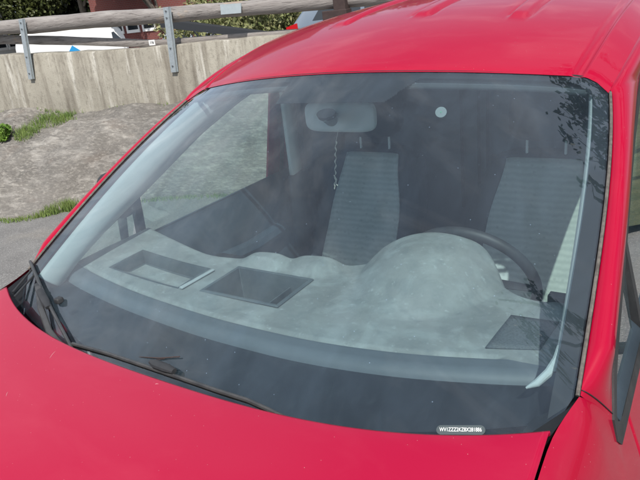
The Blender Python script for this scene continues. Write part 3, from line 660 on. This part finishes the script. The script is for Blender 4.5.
TX=[p[0]+.0045 for p in _he]+[TX[i] for i in _k]; TZ=[p[2]-.001 for p in _he]+[TZ[i] for i in _k]; TY=[p[1] for p in _he]+[TY[i] for i in _k]
_y=np.array(sorted(set(list(np.arange(-1.1,.34,.006))+[.36,3.45]))); _x=np.interp(_y,TY,TX); _z=np.interp(_y,TY,TZ); _m=_y<.165
for _ in range(70):
    for a_ in (_x,_z): b_=a_.copy(); a_[1:-1]=np.where(_m[1:-1]&(_y[1:-1]>-1.09),(b_[:-2]+2*b_[1:-1]+b_[2:])/4,b_[1:-1])
TY=list(_y);TX=list(_x);TZ=list(_z)
Xb=lambda z: ip(z,[.15,.3,.5,.75,.9,1.035,1.2],[.84,.865,.885,.888,.868,.826,.79])
def sidef(sgn):
    def f(y,w):
        tz=ip(y,TY,TZ); tx=ip(y,TY,TX); z=tz+(.22-tz)*w; x=Xb(z)
        if y<-.55: x-=.16*((-.55-y)/.45)**2
        base=Xb(tz)-(.16*((-.55-y)/.45)**2 if y<-.55 else 0)
        x-=(base-tx)*math.exp(-(tz-z)/.05)
        return (sgn*x,y,z)
    return f
sy=list(lin(-1,-.1,24))+[-.05,0,.03,.06,.09,.115,.14,.165,.19,.205,.225,.245,.262,.27,.28,.29,.30,.33,.36,.37]+list(lin(.39,1.53,24))+list(lin(1.56,3.45,40)); sw=[0,.01,.02,.035,.05,.07,.1,.14,.19,.25]+list(lin(.31,1,20))
def hole(y,w):
    z=ip(y,TY,TZ)*(1-w)+.22*w
    return math.hypot(y+.42,z-.31)<.37 or math.hypot(y-2.26,z-.31)<.37
isdoor=lambda y,w: .375<y<1.52 and w<.93
for s_ in (1,-1): body.grid(sidef(s_),sy,sw,flip=(s_==1),keep=lambda y,w:not hole(y,w) and not isdoor(y,w))
# rear face and rear side panels (no rear side windows)
for s_ in (1,-1):
    def f(y,w): z=1.035+(1.60-1.035)*w; return (s_*(xs(z) if w>0 else .824),y,z if w<1 else outer(2)[2]+.0)
    body.grid(f,[1.60,2.4,YR],list(lin(0,1,8)),flip=(s_==1))
def rear(u,w):
    z=.3+(1.76-.3)*w; x=(xs(z) if z>1.05 else Xb(z))*u*(1-.15*max(0,(w-.85)/.15)**2); return (x,YR+.06*math.cos(u*1.3)-.06,z)
body.grid(rear,lin(-1,1,15),lin(0,1,15))
# front panel under the hood nose
body.grid(lambda u,w:(.60*u+.10*u*w*.6,-1.0-.10*(1-u*u)-.06*math.sin(w*2.5),.74-.50*w),lin(-1,1,25),lin(0,1,10))
bo=body.build('body',paint,van,smooth=40)
# door skins with windows
for s_,nm in ((1,'driver'),(-1,'passenger')):
    d=MB(); d.grid(sidef(s_),[.379]+list(lin(.39,1.51,24))+[1.516],[w for w in sw if w<.93],flip=(s_==1))
    do=d.build('door',paint,van,smooth=40,solid=.02)
    # black window frame following the opening
    def outl(off):
        top=[outer(k) for k in lin(0,1.155,50)]; pts=[(p[1]+off*.75,p[2]-off*.8) for p in top if p[1]<1.50]
        pts+= [(1.52-off*.6,1.575-off),(1.52-off*.6,1.035+off*.6)]; pts+= [(y,1.033+off*.75) for y in lin(1.40,.34,14)]; pts+= [(.285+off*1.0,1.034+off*.9),(.260+off*1.1,1.058+off*.7)]
        return pts
    a=outl(.0);b=outl(.033); k=len(a); V=[];F=[]
    n0=np.array([1,0,.21])/math.hypot(1,.21)
    for (y,z),(y2,z2) in zip(a,b):
        for yy,zz,o_ in ((y,z,.004),(y2,z2,.001),(y2,z2,-.02),(y,z,-.02)):
            p=np.array([xs(zz),yy,zz])+n0*o_; V.append((s_*p[0],p[1],p[2]))
    for i in range(k):
        j=(i+1)%k
        for q in range(4): F.append((i*4+q,j*4+q,j*4+(q+1)%4,i*4+(q+1)%4))
    MB().add(V,F).build('window_frame',black,do,smooth=30)
    # divider between quarter window and main window
    P=lambda y,z,o_: (s_*(xs(z)+o_),y,z)
    dv=MB(); dv.prism([P(.640,1.05,.003),P(.672,1.05,.003),P(.640,1.302,.003),P(.612,1.285,.003)],(-s_*.02,0,0)); dv.build('divider',black,do,smooth=0)
    # glass
    gl=[(y,z) for y,z in outl(.029)]
    q_=[p for p in gl if p[0]<.64]; m_=[p for p in gl if p[0]>=.66]
    i0=[i for i,p in enumerate(gl) if p[0]>=.655]
    main=[gl[i] for i in i0]; quart=[gl[i] for i in range(len(gl)) if i not in i0]
    # quarter order: bottom-front run must follow the top run
    topq=[p for i,p in enumerate(gl) if i<25 and p[0]<.655]; botq=[p for i,p in enumerate(gl) if i>=25 and p[0]<.655]
    MB().prism([P(y,z,-.008) for y,z in topq+botq],(-s_*.004,0,0)).build('quarter_window',sglass,do,smooth=0)
    MB().prism([P(y,z,-.008) for y,z in main],(-s_*.004,0,0)).build('side_window',sglass,do,smooth=0)
    MB().box((s_*.885,1.38,.90),(.02,.16,.03)).build('handle',black,do,bevel=.008)
    # mirror
    mo=MB(); cx,cy,cz=(1.045,.56,1.19) if s_>0 else (-.885,.645,1.262)
    def mf(i,j):
        th=i; ph=j; sx=math.copysign(abs(math.cos(ph))**.6,math.cos(ph)); r_=abs(math.sin(ph))**.6
        return (cx+(.105 if s_>0 else .06)*sx,cy+.05*r_*math.copysign(abs(math.cos(th))**.7,math.cos(th)),cz+.085*r_*math.copysign(abs(math.sin(th))**.7,math.sin(th)))
    mo.grid(mf,lin(0,2*math.pi,25),lin(0.001,math.pi-.001,17)); mo.tube([(s_*.825,.66,1.02),(s_*.88,.63,1.04),(s_*.98,.58,1.12)] if s_>0 else [(-.825,.60,1.03),(-.85,.61,1.10),(-.872,.64,1.21)],[.014,.014,.018],12)
    mi_=mo.build('side_mirror',black,do)
    # inner lining below window
    di=MB(); di.grid(lambda y,z:(s_*(.765-.05*min(1,max(0,(1.12-z)/.12))-.03*max(0,.95-z)),y,z),lin(.30,1.54,12),[1.125,1.12,1.10,1.05,.98,.9,.7,.5,.3],flip=(s_==-1))
    di.grid(lambda y,w:(s_*(.765+(.82-.765)*w),y,1.125-.05*w),lin(.30,1.54,12),[0,.5,1],flip=(s_==1))
    di.tube([(s_*.70,.80,.92),(s_*.685,1.1,.90),(s_*.70,1.35,.90)],.03,8); di.build('door_lining',doorin,do,solid=.004)
# hood
h=MB(); hu=list(lin(-1,-.9,8))+list(lin(-.87,.87,50))+list(lin(.9,1,8)); hw=[0,.003,.007,.013,.02,.03,.045]+list(lin(.06,1,44))
h.grid(lambda u,w:hoodf(u,w),hu,hw,flip=True)
# turned-down rear lip
h.grid(lambda u,w:tuple(np.array(hoodf(u,0))+np.array([0,.004*w,-.022*w])),hu,[0,.3,1])
hd=h.build('hood',hoodp,van,smooth=50,solid=.003)
scrm=mat('scratch_white',(.62,.34,.36),.7)
for (px,py,an,ln) in ((52,356,.9,.020),(6,393,.6,.012),(156,384,2.7,.006)):
    scr=MB()
    d_=CF+(px-320)/FPX*CR-(py-240)/FPX*CU; p_=CAM.copy(); best=None
    for uu in lin(-1,1,160):
        for ww in lin(0,.6,90):
            q_=np.array(hoodf(uu,ww))-CAM; c_=np.linalg.norm(np.cross(q_,d_))/np.linalg.norm(d_)
            if best is None or c_<best[0]: best=(c_,uu,ww)
    _,uu,ww=best; pts=[]
    for k in lin(-1,1,7): pts.append(tuple(np.array(hoodf(uu+k*ln*math.cos(an)*.7+.002*k*k,max(.001,ww+k*ln*math.sin(an)*.7)))+(0,0,.0002)))
    scr.tube(pts,[.0001,.0003,.0004,.0005,.0004,.0003,.0001],4); scr.build('scratch',scrm,hd)
# cowl: dark plastic between hood and glass
cw=MB(); cw.grid(lambda u,w:tuple((np.array(hoodf(u,0))+np.array([0,.0,-.035]))*(1-w)+S(u,vbot(u)+.01,-.006)*w+np.array([0,0,-.02*math.sin(math.pi*w)])),lin(-1,1,60),lin(0,1,8),flip=True)
for s_ in (-1,1): cw.prism([(s_*.742,.10,1.165),(s_*.765,.19,1.178),(s_*.70,.16,1.14),(s_*.68,.07,1.125)],(0,0,-.03))
cw.build('cowl',mat('cowl_black',(.007,.007,.008),.45),van)
for u0 in (-.97,-.93):
    MB().tube([tuple(np.array(hoodf(u0,0))+(0,.012,-.012)),tuple(S(u0-.01,.02,.004))],.003,6).build('drain_lip',black,van)
# fender to pillar seam (thin dark line)
for s_ in (1,-1):
    f=ribbon(s_,.0012); MB().tube([f(.012,w) for w in lin(0.0,1,14)],.0011,5).build('panel_seam',dark,van)
# wheels, arches
for s_ in (1,-1):
    for y in (-.42,2.26):
        e_=MB().lathe([(.19,-.09),(.29,-.10),(.315,-.07),(.315,.07),(.29,.10),(.19,.09)],(s_*.77,y,.315),'x',40).build('tyre',tyre_m,None)
        wh=MB().lathe([(0,-.02),(.05,.02*1),(.19,.01),(.195,-.05),(.195,.05),(.19,.06),(.05,.05),(0,.05)],(s_*.77,y,.315),'x',40); wo=wh.build('wheel',rim_m,van)
        e_.parent=wo; e_.location=Vector((0,-1.2,0)); WL[e_.name]=Vector((0,0,0))
        ar=MB(); ar.grid(lambda a,w:(s_*(.90-.28*w),y+.372*math.cos(a),.31+.372*math.sin(a)),lin(-.25,math.pi+.25,30),[0,1]); ar.build('wheel_arch',black,van)
# bumper, lamps, grille, rear lamps
bp_=MB(); bp_.grid(lambda u,w:(.84*u,-1.02-.14*(1-u**2)**.7+.10*abs(u)**6-.03*math.sin(w*3.1),.56-.32*w),lin(-1,1,31),lin(0,1,10),flip=False); bp_.build('front_bumper',black,van,solid=.02)
gr=MB()
for i in range(4): gr.tube([(x,-1.12-.10*(1-(x/.6)**2)*.9,.70-.035*i) for x in lin(-.42,.42,15)],.009,6)
gr.build('grille',black,van)
for s_ in (1,-1):
    hl=MB(); hl.grid(lambda u,w:(s_*(.50+.26*u),-1.08+.16*u*u,.60+.20*w-.04*u*w-.0),lin(0,1,10),lin(0,1,8)); hl.build('headlight',lens,van,solid=.02)
    tl=MB(); tl.box((s_*.80,YR+.0,1.15),(.10,.05,.40)); tl.build('tail_light',redlens,van,bevel=.01)
fl=MB(); fl.box((0,1.3,.22),(1.6,4.2,.06)); fl.build('floor_pan',black,van,smooth=0)
# --- interior
def _smo2(X,v):
    a=np.interp(np.linspace(-.8,.8,161),X,v)
    for _ in range(25): a[1:-1]=(a[:-2]+2*a[1:-1]+a[2:])/4
    return a
def sm(a,b,x): t=min(1,max(0,(x-a)/(b-a))); return t*t*(3-2*t)
HL=MB(); HL.grid(lambda u,t:tuple(np.array(roof(u*.985,t))+np.array([0,.045*(1-min(1,t*8)),-.035-.01*min(1,t*10)])),lin(-1,1,25),[0,.004,.01,.03,.08,.2,.45]); HL.build('headliner',trim,van,solid=.004)
hs=MB(); hs.grid(lambda u,w:tuple(S(u,.970-.020*w-.02*abs(u)**8,-.020-.012*math.sin(w*3.14)*-1)),lin(-.94,.94,60),lin(0,1,6),flip=True); hs.build('header_trim',mat('header_grey',(.05,.056,.062),.8),van,solid=.003)
for s_ in (-1,1):
    p=ribbon(s_,-.042)
    vis=MB(); 
    
    def tf(k,w):
        k=min(k,.999); A=S(s_*(.962-.006*k),k*.95,-.014); B=np.array(p(k,1.0)); c=B-A; ax=S(s_,.95)-S(s_,.0); n_=np.cross(ax,c); n_/=np.linalg.norm(n_)
        if n_[0]*s_>0: n_=-n_
        return tuple(A+c*w+n_*(.020 if s_>0 else .040)*math.sin(math.pi*w**(.55 if s_>0 else .8)))
    vis.grid(tf,lin(.075 if s_>0 else -.03,1.0,50),lin(0,1,18),flip=(s_==-1)); vis.build('pillar_trim',trim,van,solid=.004)
    # roof rail trim above doors
    rr_=MB(); rr_.grid(lambda k,w:p(k,w),lin(1.0,1.3,16),[.1,.4,.7,1.0],flip=(s_==-1)); rr_.build('roof_rail_trim',trim,van,solid=.004)
    # centre pillar
    MB().grid(lambda w,z:(s_*(.695+.02*w),1.445+.10*w,z),[0,1],[1.115,1.2,1.3,1.4,1.5,1.62],flip=(s_==-1)).build('centre_pillar_trim',mat('centre_trim_pale',(.72,.76,.76),.7),van,solid=.02)
    MB().grid(lambda w,z:(s_*(.70+.06*max(0,1.15-z)),1.44+.14*w,z),[0,1],[.4,.8,1.0,1.11],flip=(s_==-1)).build('pillar_foot',doorin,van,solid=.02)
    cp_=MB(); cp_.prism([(s_*(xs(1.03)-.012),1.41,1.03),(s_*(xs(1.03)-.012),1.60,1.03),(s_*(xs(1.60)-.012),1.60,1.60),(s_*(xs(1.60)-.012),1.41,1.60)],(s_*.010,0,0)); cp_.build('centre_pillar',paint,van,smooth=0)
    # belt
    MB().tube([(s_*.685,1.60,1.50),(s_*.68,1.60,1.2),(s_*.69,1.58,.75)],.024,6,flat=(.12,1)).build('seat_belt',dark,van)
for s_ in (-1,1):
    MB().grid(lambda y,z:(s_*(.70+.06*max(0,1.2-z)-.03*sm(1.5,1.7,z)),y,z),[1.56,1.7,1.98],[.3,.8,1.2,1.5,1.66],flip=(s_==1)).build('side_lining',doorin,van,solid=.01)
# partition behind the seats
pt=MB(); pt.box((0,1.98,1.0),(1.56,.02,1.4)); pt.build('partition',mat('partition_board',(.13,.155,.18),.7,var=(.15,.175,.20),scale=5),van,smooth=0)
for x in (-.06,.02,.06): MB().tube([(x,1.94,.85),(x,1.94,1.60)],.007,6).build('partition_rib',bolst,van)
# dashboard
FX=[-.80,-.757,-.47,-.139,.169,.402,.676,.80]; FY=[.31,.285,.263,.241,.241,.273,.345,.39]; FZ=[1.145,1.14,1.105,1.095,1.095,1.097,1.105,1.11]
_fx=lin(-.8,.8,161)
def _smo(v):
    a=np.interp(_fx,FX,v)
    for _ in range(120): a[1:-1]=(a[:-2]+2*a[1:-1]+a[2:])/4
    return list(a)
FY=_smo(FY); FZ=_smo(FZ); FX=list(_fx)
BX=[-.80,-.74,-.42,-.20,.04,.20,.40,.50,.56,.80]; BY=[.69,.675,.615,.66,.70,.82,.84,.70,.66,.66]
BY=[float(a) for a in _smo2(BX,BY)]; BX=list(_fx)
def sm(a,b,x): t=min(1,max(0,(x-a)/(b-a))); return t*t*(3-2*t)
def dz(x,y):
    zf=ip(x,FX,FZ); yf=ip(x,FX,FY); yb=ip(x,BX,BY)
    z=zf+(.004)*sm(0,.2,y-yf)-(.035-math.sqrt(.035**2-min(.0335,max(0,yf+.018-y))**2))
    z-=.40*sm(yb-.03,yb+.16,y)
    # passenger tray
    # thin defroster slot
    z-=.007*math.exp(-((y-yf-.055)/.006)**2)*sm(-.72,-.69,x)*sm(.60,.57,x)
    # instrument binnacle
    r=math.sqrt(((x-.295)/.205)**2+((y-.74)/(.30 if y<.74 else .15))**2); b=max(0,1-r**2.2)
    z+=.098*(b**(.85 if y>.74 else .85+.5*min(1,(.74-y)/.15)))
    for bx,by in ((-.205,.615),(-.05,.655)):
        r=math.hypot((x-bx)/.075,(y-by)/.075); z+=.030*math.exp(-r**4)*sm(.562,.60,y)
    # side lamp vent bump by the driver pillar
    r=math.hypot((x-.655)/.045,(y-.60)/.04); z+=.02*math.exp(-r**4)
    return z
def dash_at(px,py):
    d=CF+(px-320)/FPX*CR-(py-240)/FPX*CU; d=d/np.linalg.norm(d); t=.6
    while t<3:
        p=CAM+d*t
        if p[1]>ip(p[0],FX,FY)-.014 and p[2]<dz(p[0],p[1]): break
        t+=.002
    return p
CLIP=[dash_at(181,290),dash_at(214,271.5)]
TX0,TX1,TY0,TY1=-.642,-.352,.378,.514
dx_=sorted(set(list(lin(-.765,.765,300))+[TX0,TX1])); 
D=MB()
inbin=lambda x,y: (-.270<x<-.008 and .395<y<.557) or (TX0<x<TX1 and TY0<y<TY1)
gy=sorted(set(list(lin(-.02,.95,220))+[.395,.557,TY0,TY1])); dx_=sorted(set(dx_+[-.270,-.008]))
def dfn(x,t): yf=ip(x,FX,FY); return (x,t,dz(x,t))
YC=.372; gy=[y for y in gy if y>YC+.001]; gy=[YC]+gy
D.grid(dfn,dx_,gy,keep=lambda x,y:not inbin(x,y))
def dnose(x,w): y0_=ip(x,FX,FY)-.0145; y_=y0_+(YC-y0_)*w; return (x,y_,dz(x,y_))
NB=.047   # the front roll of the dashboard, cleaner plastic, is a strip of its own
def dnose(x,w): y0_=ip(x,FX,FY)+NB; y_=y0_+(YC-y0_)*w if YC>y0_ else YC; return (x,y_,dz(x,y_))
D.grid(dnose,dx_,[0,.02,.04,.06,.08,.1,.12,.15,.2,.25]+list(lin(.3,1,26)))
DN=MB()
def dnf(x,w): y0_=ip(x,FX,FY); y_=y0_-.0145+(NB+.0145)*w; y_=min(y_,YC); return (x,y_,dz(x,y_))
DN.grid(dnf,dx_[::2]+[dx_[-1]],list(lin(0,1,22)))
dob=D.build('dashboard',dash,van,smooth=50)
DN.build('front_roll',mat('roll_plastic',(.085,.098,.11),.55,var=(.12,.135,.15),scale=6,detail=9),dob,smooth=60)
# dark forward part of the dashboard sloping down to the foot of the glass
D2=MB(); 
def d2(x,w):
    yf=ip(x,FX,FY)-.0145; z0=dz(x,yf)+.0005; y1=.03+.29*x*x; z1=1.055+.13*x*x
    y=yf+(y1-yf)*w; return (x,y,z0+(z1-z0)*(w**.55))
D2.grid(d2,lin(-.77,.77,60),[0,.02,.05,.1,.2,.35,.55,.8,1],flip=True); D2.build('defroster_panel',dark,dob)
# open tray on the passenger side: dusty floor, dark plastic walls, shallow front
t_=MB(); NN=14
def te(k,dep,ins):
    X0,X1,Y0,Y1=TX0+ins,TX1-ins,TY0+ins,TY1-ins; side,f=divmod(k,NN); f=f/NN
    x,y={0:(X0+(X1-X0)*f,Y0),1:(X1,Y0+(Y1-Y0)*f),2:(X1+(X0-X1)*f,Y1),3:(X0,Y1+(Y0-Y1)*f)}[int(side)%4]
    yy=(y-TY0)/(TY1-TY0); return (x,y,dz(x,y)-dep*(.25+.75*sm(-.1,.5,yy)))
t_.grid(lambda k,r:te(int(k)%(4*NN),[.0,-.0015,.004,.040,.046][int(r)],[-.004,.002,.005,.008,.014][int(r)]),range(4*NN+1),range(5),flip=True)
tro=t_.build('tray',mat('tray_plastic',(.05,.06,.068),.6,var=(.09,.105,.11),scale=10,detail=9),dob,smooth=30)
fl_=MB(); fl_.grid(lambda a,b:(TX0+.012+(TX1-TX0-.024)*a,TY0+.012+(TY1-TY0-.024)*b,dz(TX0+(TX1-TX0)*a,TY0+(TY1-TY0)*b)-.044*(.25+.75*sm(-.1,.5,b))),lin(0,1,20),lin(0,1,14)); fl_.build('tray_floor',dash,tro)
# storage bin let into the dashboard
B=MB(); x0,x1,y0,y1=-.270,-.008,.395,.557; zt=dz(-.15,.48)+.001; zb=zt-.115; i_=.012
def rr4(x0,x1,y0,y1,z): return [(x0,y0,z),(x1,y0,z),(x1,y1,z),(x0,y1,z)]
lv=[rr4(x0-.008,x1+.008,y0-.008,y1+.008,zt+.001),rr4(x0-.004,x1+.004,y0-.004,y1+.004,zt+.005),rr4(x0+.003,x1-.003,y0+.003,y1-.003,zt+.004),rr4(x0+.008,x1-.008,y0+.008,y1-.008,zb+.01),rr4(x0+.016,x1-.016,y0+.016,y1-.016,zb)]
V=[p for l in lv for p in l]; F=[(16,17,18,19)]
for a in range(4):
    for i in range(4): j=(i+1)%4; F.append((a*4+i,a*4+j,a*4+4+j,a*4+4+i))
B.add(V,F); bn=B.build('storage_bin',mat('bin_plastic',(.06,.072,.08),.6,var=(.11,.125,.13),scale=10,detail=9),dob,smooth=20,bevel=.0015)
MB().box((-.075,.476,zb+.045),(.004,.14,.085)).build('bin_divider',MATS['bin_plastic'],bn,smooth=0)
MB().tube([CLIP[0]+(0,0,.006),CLIP[1]+(0,0,.006)],[.008,.006],8,flat=(1,.5)).build('clip_strip',trim,dob,bevel=.002)
# driver-side speaker grille pad
sp=MB(); sp.grid(lambda a,b:(.545+.105*a+.012*b,.395+.150*b+.03*a*(1-b),dz(.545+.105*a,.40+.145*b)+.004),lin(0,1,8),lin(0,1,8)); sp.build('speaker_grille',grille,dob,solid=.004)
vb=MB(); vb.box((.66,.62,1.125),(.075,.03,.03)); vb.box((.655,.60,1.145),(.06,.012,.006)); vb.build('side_vent',dark,dob,bevel=.006)
# lower dash and column
MB().box((0,.86,.78),(1.40,.12,.36)).build('lower_dash',dark,dob,bevel=.03)
cl=MB(); cl.tube([(.35,.60,.98),(.35,.80,1.0)],[.06,.045],14); cl.build('steering_column',dark,dob)
# steering wheel
T=R(22); c=np.array([.345,.875,1.015]); ring=[c+np.array([.192*math.cos(a),-.192*math.sin(a)*math.sin(T),.192*math.sin(a)*math.cos(T)]) for a in lin(0,2*math.pi,65)[:-1]]
sw_=MB(); sw_.tube(ring,.0155,12,closed=True); wo=sw_.build('steering_wheel',black,van)
hb=MB(); hb.tube([c+(0,-.03,-.012),c+(0,.02,.008)],[.06,.075],20)
for a in (0,math.pi,-math.pi/2): hb.tube([c,c+np.array([.18*math.cos(a),-.18*math.sin(a)*math.sin(T),.18*math.sin(a)*math.cos(T)])],[.03,.018],8,flat=(1,.35))
hb.build('hub',dark,wo)
# rear view mirror
mc=np.array([-.028,.835,1.508])
mr=MB(); 
def mfn(a,b):
    r=abs(math.sin(b))**.4; return (mc[0]+.118*math.copysign(abs(math.cos(b))**.35,math.cos(b)),mc[1]+.018*r*math.copysign(abs(math.cos(a))**.8,math.cos(a))+.25*(mc[0]-mc[0]),mc[2]+.046*r*math.copysign(abs(math.sin(a))**.5,math.sin(a)))
mr.grid(mfn,lin(0,2*math.pi,33),lin(.0001,math.pi-.0001,33)); rv=mr.build('rear_view_mirror',mirm,van)
ub,vb_=uv_on(325,111); pm=S(ub,vb_,-.007)
MB().tube([pm,pm+(0,.006,-.010)],[.025,.024],24,flat=(1.15,.75)).build('mirror_foot',mat('foot_black',(.006,.006,.008),.5),rv)
MB().tube([pm+(0,.004,-.006),pm+(.004,.018,-.022),mc+(-.012,-.016,.004)],[.020,.017,.013],16).build('mirror_arm',mat('arm_grey',(.10,.115,.12),.5),rv)
# seats
mat_post=mat('satin_metal',(.92,.93,.93),.5)
def seat(x,y,lbl=None):
    back=MB()
    # backrest: shell (bolsters) and fabric centre
    yb0,zb0=y-.25,.62; yb1,zb1=y+.02,1.19
    def bk(a,b):   # a across -1..1, b up 0..1
        hw=(.255-.050*sm(.55,1,b))*(1.08 if x>0 else 1); ex=abs(a); 
        yy=yb0+(yb1-yb0)*b; zz=zb0+(zb1-zb0)*b
        fwd=.065*sm(.55,.85,ex)*(1-.55*b)*(1-sm(.9,1,ex)*.9) - .0
        top=-.03*ex**4*sm(.7,1,b)
        return (x+hw*a,yy-fwd*.9,zz+top-fwd*.2)
    def bkb(a,b): p=bk(a,b); return (p[0],p[1]+.10,p[2]-.01)
    A=lin(-1,1,41); Bv=lin(0,1,24)
    back.grid(bk,A,Bv,flip=False); back.grid(bkb,A,Bv,flip=True)
    for aa in (-1,1): back.grid(lambda b,w:tuple(np.array(bk(aa,b))*(1-w)+np.array(bkb(aa,b))*w),Bv,[0,.5,1],flip=(aa==-1))
    back.grid(lambda a,w:tuple(np.array(bk(a,1))*(1-w)+np.array(bkb(a,1))*w+np.array([0,0,.02*math.sin(math.pi*w)])),A,[0,.2,.5,.8,1])
    bo_=back.build('backrest',bolst,st,smooth=50)
    ce=MB(); ce.grid(lambda a,b:tuple(np.array(bk(a*(.64+.09*(1-b)),.02+.965*b))+np.array([0,-.006-.008*(1-a*a)-.006*math.sin(b*9),0])),lin(-1,1,20),lin(0,1,26)); 
    ce.build('centre_panel',cloth,bo_,smooth=60,solid=-.006)
    se=MB(); se.grid(lambda a,b:(x+.25*a,y-.72+.5*b,.60+.02*math.cos(a*1.5)+.03*sm(.6,.9,abs(a))-.04*sm(.2,0,b)),lin(-1,1,21),lin(0,1,14)); se.grid(lambda a,b:(x+.25*a,y-.72,.60-.2*b),lin(-1,1,9),[0,1],flip=True)
    for aa in(-1,1): se.grid(lambda a,b:(x+.25*aa,y-.72+.5*a,.62-.22*b),[0,1],[0,1])
    se.build('seat_cushion',cloth,st)
    he=MB(); hc=np.array([x,y+.035,1.355])
    def hf(a,b):
        r=abs(math.sin(b))**.45; return (hc[0]+.138*math.copysign(abs(math.cos(b))**.42,math.cos(b)),hc[1]+.055*r*math.copysign(abs(math.cos(a))**.7,math.cos(a))+.02*(math.sin(a)*r),hc[2]+.105*r*math.copysign(abs(math.sin(a))**.55,math.sin(a)))
    he.grid(hf,lin(0,2*math.pi,33),lin(.0001,math.pi-.0001,33)); ho=he.build('headrest',bolst,st)
    for dx in (-.072,.072): MB().tube([(x+dx,y+.03,1.18),(x+dx,y+.035,1.30)],.0055,8).build('headrest_post',mat_post,ho)
for x,y,l in ((-.37,1.645,'passenger seat'),(.372,1.645,'driver seat')):
    st=empty('seat',(x,y-.3,.35)); st.parent=van; st.location=Vector((x,y-.3,.35))-Vector((0,1.2,0)); seat(x,y)
# round disc stuck to the glass
ub,vb_=uv_on(440,107); c=S(ub,vb_,-.0066); 
def disc(c,r,n_,th):
    n_=np.array(n_)/np.linalg.norm(n_); x=np.cross(n_,[0,1,0]); x/=np.linalg.norm(x); y=np.cross(n_,x)
    return MB().tube([c,c-n_*th],[r,r],28)
dn=np.array([.25,-.80,.55]); dn/=np.linalg.norm(dn); c=c-NW*.009; dd=disc(c,.0138,dn,.004).build('round_sticker',stick,van); disc(c+dn*.0008,.0022,dn,.001).build('sticker_centre',stickg,dd)
# identification plate low on the glass
ub,vb_=uv_on(460.5,430.3); c=S(ub,vb_,.0008); u1,v1=uv_on(485,430.5); u0,v0=uv_on(436,430.2); a0=S(u0,v0,.0008); a1=S(u1,v1,.0008)
X=(a1-a0); W_=np.linalg.norm(X); X/=W_; Y=np.cross(NW,X); Y/=np.linalg.norm(Y); Z=np.cross(X,Y)
hh=.0085; pl=[]
for k in range(24):
    a=2*math.pi*k/24; sx=1 if math.cos(a)>0 else -1; pl.append(c+X*(sx*(W_/2-hh)+hh*math.cos(a))+Y*(hh*math.sin(a)))
vp_=MB().prism(pl,Z*.0008).build('number_plate_strip',vinm,wind,smooth=0)
t=text_mesh('WV1ZZZ2KZ8X281886',.0100,extr=.0003,bold=.0); t.data.materials.append(vint); 
bb=[v.co.x for v in t.data.vertices]; sx=(W_*.86)/(max(bb)-min(bb))
for v in t.data.vertices: v.co.x*=sx
t.name='plate_lettering'; t.parent=vp_; mw=Matrix(((X[0],Y[0],Z[0],0),(X[1],Y[1],Z[1],0),(X[2],Y[2],Z[2],0),(0,0,0,1))); q=Vector(c)+Vector(Z)*.0014-Vector((0,1.2,0)); mw.translation=q; t.matrix_local=mw
# wipers
S3_=lambda px,py,off:(lambda ab:S(ab[0],ab[1],off))(uv_on(px,py))
MB().tube([S3_(565,340,-.028),S3_(561,352,-.032),S3_(553,364,-.036),S3_(541,374,-.040),S3_(530,378,-.044)],[.008,.008,.008,.007,.002],10).build('trim_foot',mirm,van)
def S3(px,py,off): a,b=uv_on(px,py); return S(a,b,off)
def wiper(blade,arm,conn):
    e_=MB(); P=[S3(x,y,.012) for x,y in blade]; e_.tube(P,.0044,8,flat=(1,1.1)); 
    w0=e_.build('wiper',wipe,van); P2=[S3(x,y,.004) for x,y in blade]; MB().tube(P2,.004,6,flat=(.5,1.4)).build('blade_rubber',black,w0)
    if arm: MB().tube([S3(x,y,o) for x,y,o in arm],[.007]*len(arm),8,flat=(1.2,.6)).build('wiper_arm',wipe,w0)
    c=[S3(x,y,.016) for x,y in conn]; MB().tube(c,[.006,.0105,.0105,.007],10,flat=(1.1,.8)).build('connector',black,w0)
    return w0
wiper([(33.5,264),(42,285),(55,312),(68,337),(80,360)],[(44,291,.02),(46,312,.018),(52,333,.01),(66,352,.0)],[(41,288),(45,296),(50,305),(53,311)])
wiper([(76,346.5),(110,356),(150,369.5),(181,380),(220,393.5),(250,403),(272,413),(292,423)],None,[(155,365),(160,368),(171,372),(178,375)])
MB().box(S3(61,302,.008),(.02,.02,.016)).build('washer_nozzle',black,van,bevel=.004)
# twig on the glass
tw=MB(); tw.tube([S3(140,357.5,.003),S3(160,359,.004),S3(181,358,.006)],[.0008,.0016,.0014],5); tw.tube([S3(152,361,.002),S3(166,359.5,.004)],.0009,5)
tag(tw.build('twig',dwood),'thin dark twig lying on the windscreen just above the wiper connector','twig')
# cord hanging from the mirror
cdm=MB(); top=mc+(.035,-.024,-.035)
a=at(336,141,(0,1,0),mc[1]-.02); b=at(335,186,(0,1,0),mc[1]-.02)
pts=[a+(b-a)*k+np.array([.0022*math.sin(k*38),0,0]) for k in lin(0,1,50)]; 
cdm.tube(pts,[.0016+.0009*math.sin(k*47) for k in lin(0,1,50)],6)
cdm.tube([tuple(mc+(.0,-.012,-.03)),tuple(a)],[.0006,.0007],5)
cdm.tube([b+(0,0,.035),b+(.008,0,.022),b+(.004,0,.008),b+(.010,0,.002)],.0018,6); cdm.tube([b,b+(-.003,0,-.01)],.0016,6)
tag(cdm.build('hanging_cord',cord),'thin knotted pale cord hanging from the interior mirror, in front of the passenger seat','cord')
# tidy unused vertices of masked grids
import bmesh
for o in sc.objects:
    if o.type=='MESH':
        bm=bmesh.new(); bm.from_mesh(o.data); l=[v for v in bm.verts if not v.link_faces]
        if l: bmesh.ops.delete(bm,geom=l,context='VERTS'); bm.to_mesh(o.data)
        bm.free()
